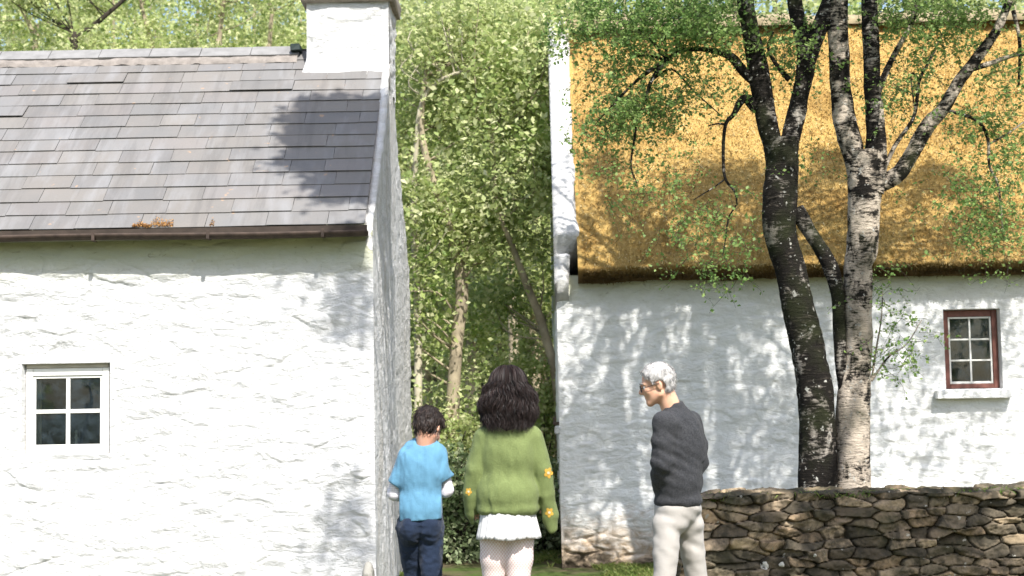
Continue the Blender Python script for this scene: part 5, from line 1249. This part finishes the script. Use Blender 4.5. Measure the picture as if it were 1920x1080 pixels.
# ---- man ------------------------------------------------------------
Ym = 8.1; om = (P(1270, 1000, Ym)[0], Ym); m = lambda x, y, dy=0: G(x, y, Ym, dy, om)
M0 = empty('person', (om[0], Ym, 0), 'silver haired person in glasses and charcoal sweater with pale trousers, smiling towards the left', 'person')
Ry_ = rotz(R(50)); Rh = rotz(R(86))@rotx(R(-13))@roty(R(-3)); hc = m(1232, 721, -.01); SKm = m_skin('skin_walker_two', (.66, .40, .27))
s = SDF((-.36, -.36, -.02), (.36, .40, 1.80), .0078)
Tm = add_head(s, hc, Rh, .91); s.cone(Tm((0, -.035, -.055)), m(1262, 775), .050, .056, .02)
s.ell(m(1272, 835), (.145, .095, .18), Ry_, .02); s.ell(m(1272, 925), (.115, .08, .11), Ry_, .02)
shl, shr_ = m(1247, 795, -.14), m(1294, 792, .12); s.cone(shl, shr_, .042, .042, .02)
la = [shl, m(1243, 866, -.12), m(1250, 900, .03)]; ra = [shr_, m(1309, 862, .13), m(1292, 925, .10)]
for a in (la, ra): s.chain(a, [.050, .040, .030], .015)
add_hand(s, la[2], (.35, .8, -.3), (.6, -.2, -.4), .175, .3, 1); add_hand(s, ra[2], (-.5, .1, -1), (-.6, .5, 0), .175, .3, -1)
hl, hr = m(1252, 975, -.06), m(1288, 975, .06); kl, kr = m(1241, 1105, -.12), m(1310, 1105, .10); al, ar = m(1246, 1235, -.12), m(1330, 1230, .02); al[2] = .09; ar[2] = .10
s.chain([m(1252, 985, -.06), (hl+kl)/2, kl, al], [.052, .046, .038, .034], .01); s.chain([m(1293, 985, .06), (hr+kr)/2, kr, ar], [.050, .044, .038, .034], .01)
body = s.build('body', SKm, M0); eyes(Tm, Rh, .91, body)
s = SDF((-.36, -.36, .84), (.36, .36, 1.62), .006)
s.ell(m(1272, 835, .0), (.165, .125, .185), Ry_, .05); s.ell(m(1272, 900), (.158, .128, .15), Ry_, .05); s.ell(m(1272, 940), (.150, .130, .06), Ry_, .03)
s.cone(shl, shr_, .060, .060, .05); s.cone(m(1260, 749, -.0), m(1268, 812), .050, .090, .04); s.cone(m(1276, 795, .02), m(1294, 850, .02), .085, .085, .05)
s.chain([shl, m(1242, 830, -.15), m(1241, 866, -.15), m(1239, 892, -.10), m(1240, 912, -.03)], [.060, .054, .051, .046, .040], .030)
s.chain([shr_, m(1308, 835, .14), m(1311, 866, .14), m(1300, 900, .12)], [.060, .052, .047, .044], .025)
fold(s, .014, 9, 43, (1, 1, .5)); 
az_ = s.P[..., 2]; lw = np.exp(-((s.P-la[1].astype(f32))**2).sum(-1)/.02); s.f = (s.f+.004*np.sin(az_*110+s.P[..., 0]*60+4*fbm(s.P*9, 2, 3))*lw).astype(f32); fold(s, .007, 24, 45, (1, 1, .8))
hemm = m(1272, 957)[2]; s.cut((0, 0, -1), -hemm); nk_ = Tm((0, -.03, -.02))-m(1266, 790); nk_ /= np.linalg.norm(nk_); s.f = np.where(s.P[..., 2] > m(1262, 790)[2], np.maximum(s.f, ((s.P-m(1257, 753).astype(f32))@(nk_*.75+np.array([.25, -.1, .2])).astype(f32))), s.f).astype(f32)
kz = np.exp(-((s.P[..., 2]-hemm-.03)/.025)**2); s.f = (s.f+.006*kz).astype(f32)
s.build('sweater', m_knit('charcoal_knit', (.024, .026, .030), (.066, .066, .070), rib=60, mott=.75, bstr=.8), M0)
s = SDF((-.30, -.34, .04), (.36, .32, 1.02), .0062)
s.ell(m(1272, 955), (.148, .118, .10), Ry_, .04); s.ell(m(1258, 980, -.05), (.085, .09, .08), Ry_, .02); s.ell(m(1291, 980, .05), (.08, .09, .08), Ry_, .02)
s.chain([m(1250, 985, -.06), (hl+kl)/2+(0.004, 0, 0), kl, (kl+al)/2, al+(0, 0, .02)], [.078, .068, .056, .052, .050], .012)
s.chain([m(1294, 985, .06), (hr+kr)/2, kr, (kr+ar)/2, ar+(0, 0, .02)], [.072, .062, .054, .052, .050], .012)
fold(s, .012, 8, 53, (1, 1, 1.0)); s.f = (s.f+.006*noise((s.P@np.array([[1, 0, .5], [0, 1, 0], [-.7, 0, 1]], f32))*np.array([10, 10, 24], f32), 55)).astype(f32); s.cut((0, 0, 1), m(1272, 945)[2]); s.cut((0, 0, -1), -.055)
s.build('trousers', m_cloth('stone_chino', (.40, .375, .345), .12, 150, .4), M0)
for a in (al, ar):
    s = SDF(a-np.array([.30, .20, .10]), a+np.array([.16, .26, .08]), .006); shoe(s, a, (-.7, .75, 0), .27); s.cut((0, 0, -1), -.004); s.build('shoe', SHOE, M0)
HM = m_hair('silver_hair', (.15, .145, .14), (.50, .485, .47))
def man_cut(q):
    x, y, z = q[..., 0], q[..., 1], q[..., 2]
    front = y-(.060+.4*np.clip(z-.07, 0, .03))             # hairline
    temple = np.where((np.abs(x) > .04) & (z < .060), y-.022-.5*(z-.02), -1)
    low = (-.055-.0*z)-z                                   # nape
    ear = .040-np.sqrt((y+.006)**2+(z+.012)**2)            # round the ear
    side = np.where((np.abs(x) > .045) & (y > -.02), .012-z, -1)
    return np.maximum.reduce([front, temple, low, np.where(np.abs(x) > .05, ear, -1), side])
cap_hair(M0, Tm, Rh, .91, HM, 5200, .032, .007, True, man_cut, curl=.45, lift=.35, w=.0012, seed=4)
# glasses
FRM = m_plain('glasses_frame', (.02, .014, .012), .3, 30, .2); mb = MB()
for q in (-1, 1):
    th = np.linspace(0, 2*np.pi, 25); ring = np.array([Tm((q*.033+.024*math.cos(a), .100+.002*math.cos(a)*-q, -.004+.019*math.sin(a))) for a in th]); V, F = tube(ring, .0022, 6); mb.add(V, F.tolist())
    mb.tube(smooth_path([Tm((q*.057, .098, .002)), Tm((q*.080, .050, .004)), Tm((q*.084, -.004, .008)), Tm((q*.082, -.022, -.010))], 14), .0019, 6)
mb.tube(smooth_path([Tm((-.010, .101, .0)), Tm((0, .104, .003)), Tm((.010, .101, .0))], 6), .002, 6)
gl_ = mb.build('glasses', FRM, M0, smooth=True)
for q in (-1, 1):
    th = np.linspace(0, 2*np.pi, 24, endpoint=False); V = [Tm((q*.033+.0225*math.cos(a), .100+yy, -.004+.0175*math.sin(a))) for yy in (-.0006, .0006) for a in th]
    F = [list(range(24))[::-1], list(range(24, 48))]+[[k, (k+1) % 24, 24+(k+1) % 24, 24+k] for k in range(24)]; mesh('lens', V, F, GLASS, gl_)
# smile and brows
LIP = m_plain('lip', (.46, .18, .14), .5, 30, .2)
mesh('mouth', *[x if i == 0 else x.tolist() for i, x in enumerate(tube(smooth_path([Tm((-.026, .074, -.054)), Tm((-.014, .084, -.063)), Tm((0, .088, -.066)), Tm((.014, .084, -.063)), Tm((.026, .074, -.054))], 12), np.interp(np.linspace(0, 1, 12), [0, .5, 1], [.001, .0035, .001]), 6))], LIP, body)
for q in (-1, 1):
    mesh('eyebrow', *[x if i == 0 else x.tolist() for i, x in enumerate(tube(smooth_path([Tm((q*.014, .100, .022)), Tm((q*.034, .095, .028)), Tm((q*.052, .080, .024))], 8), [.001, .003, .0035, .0035, .003, .003, .002, .001], 6))], HM, body)
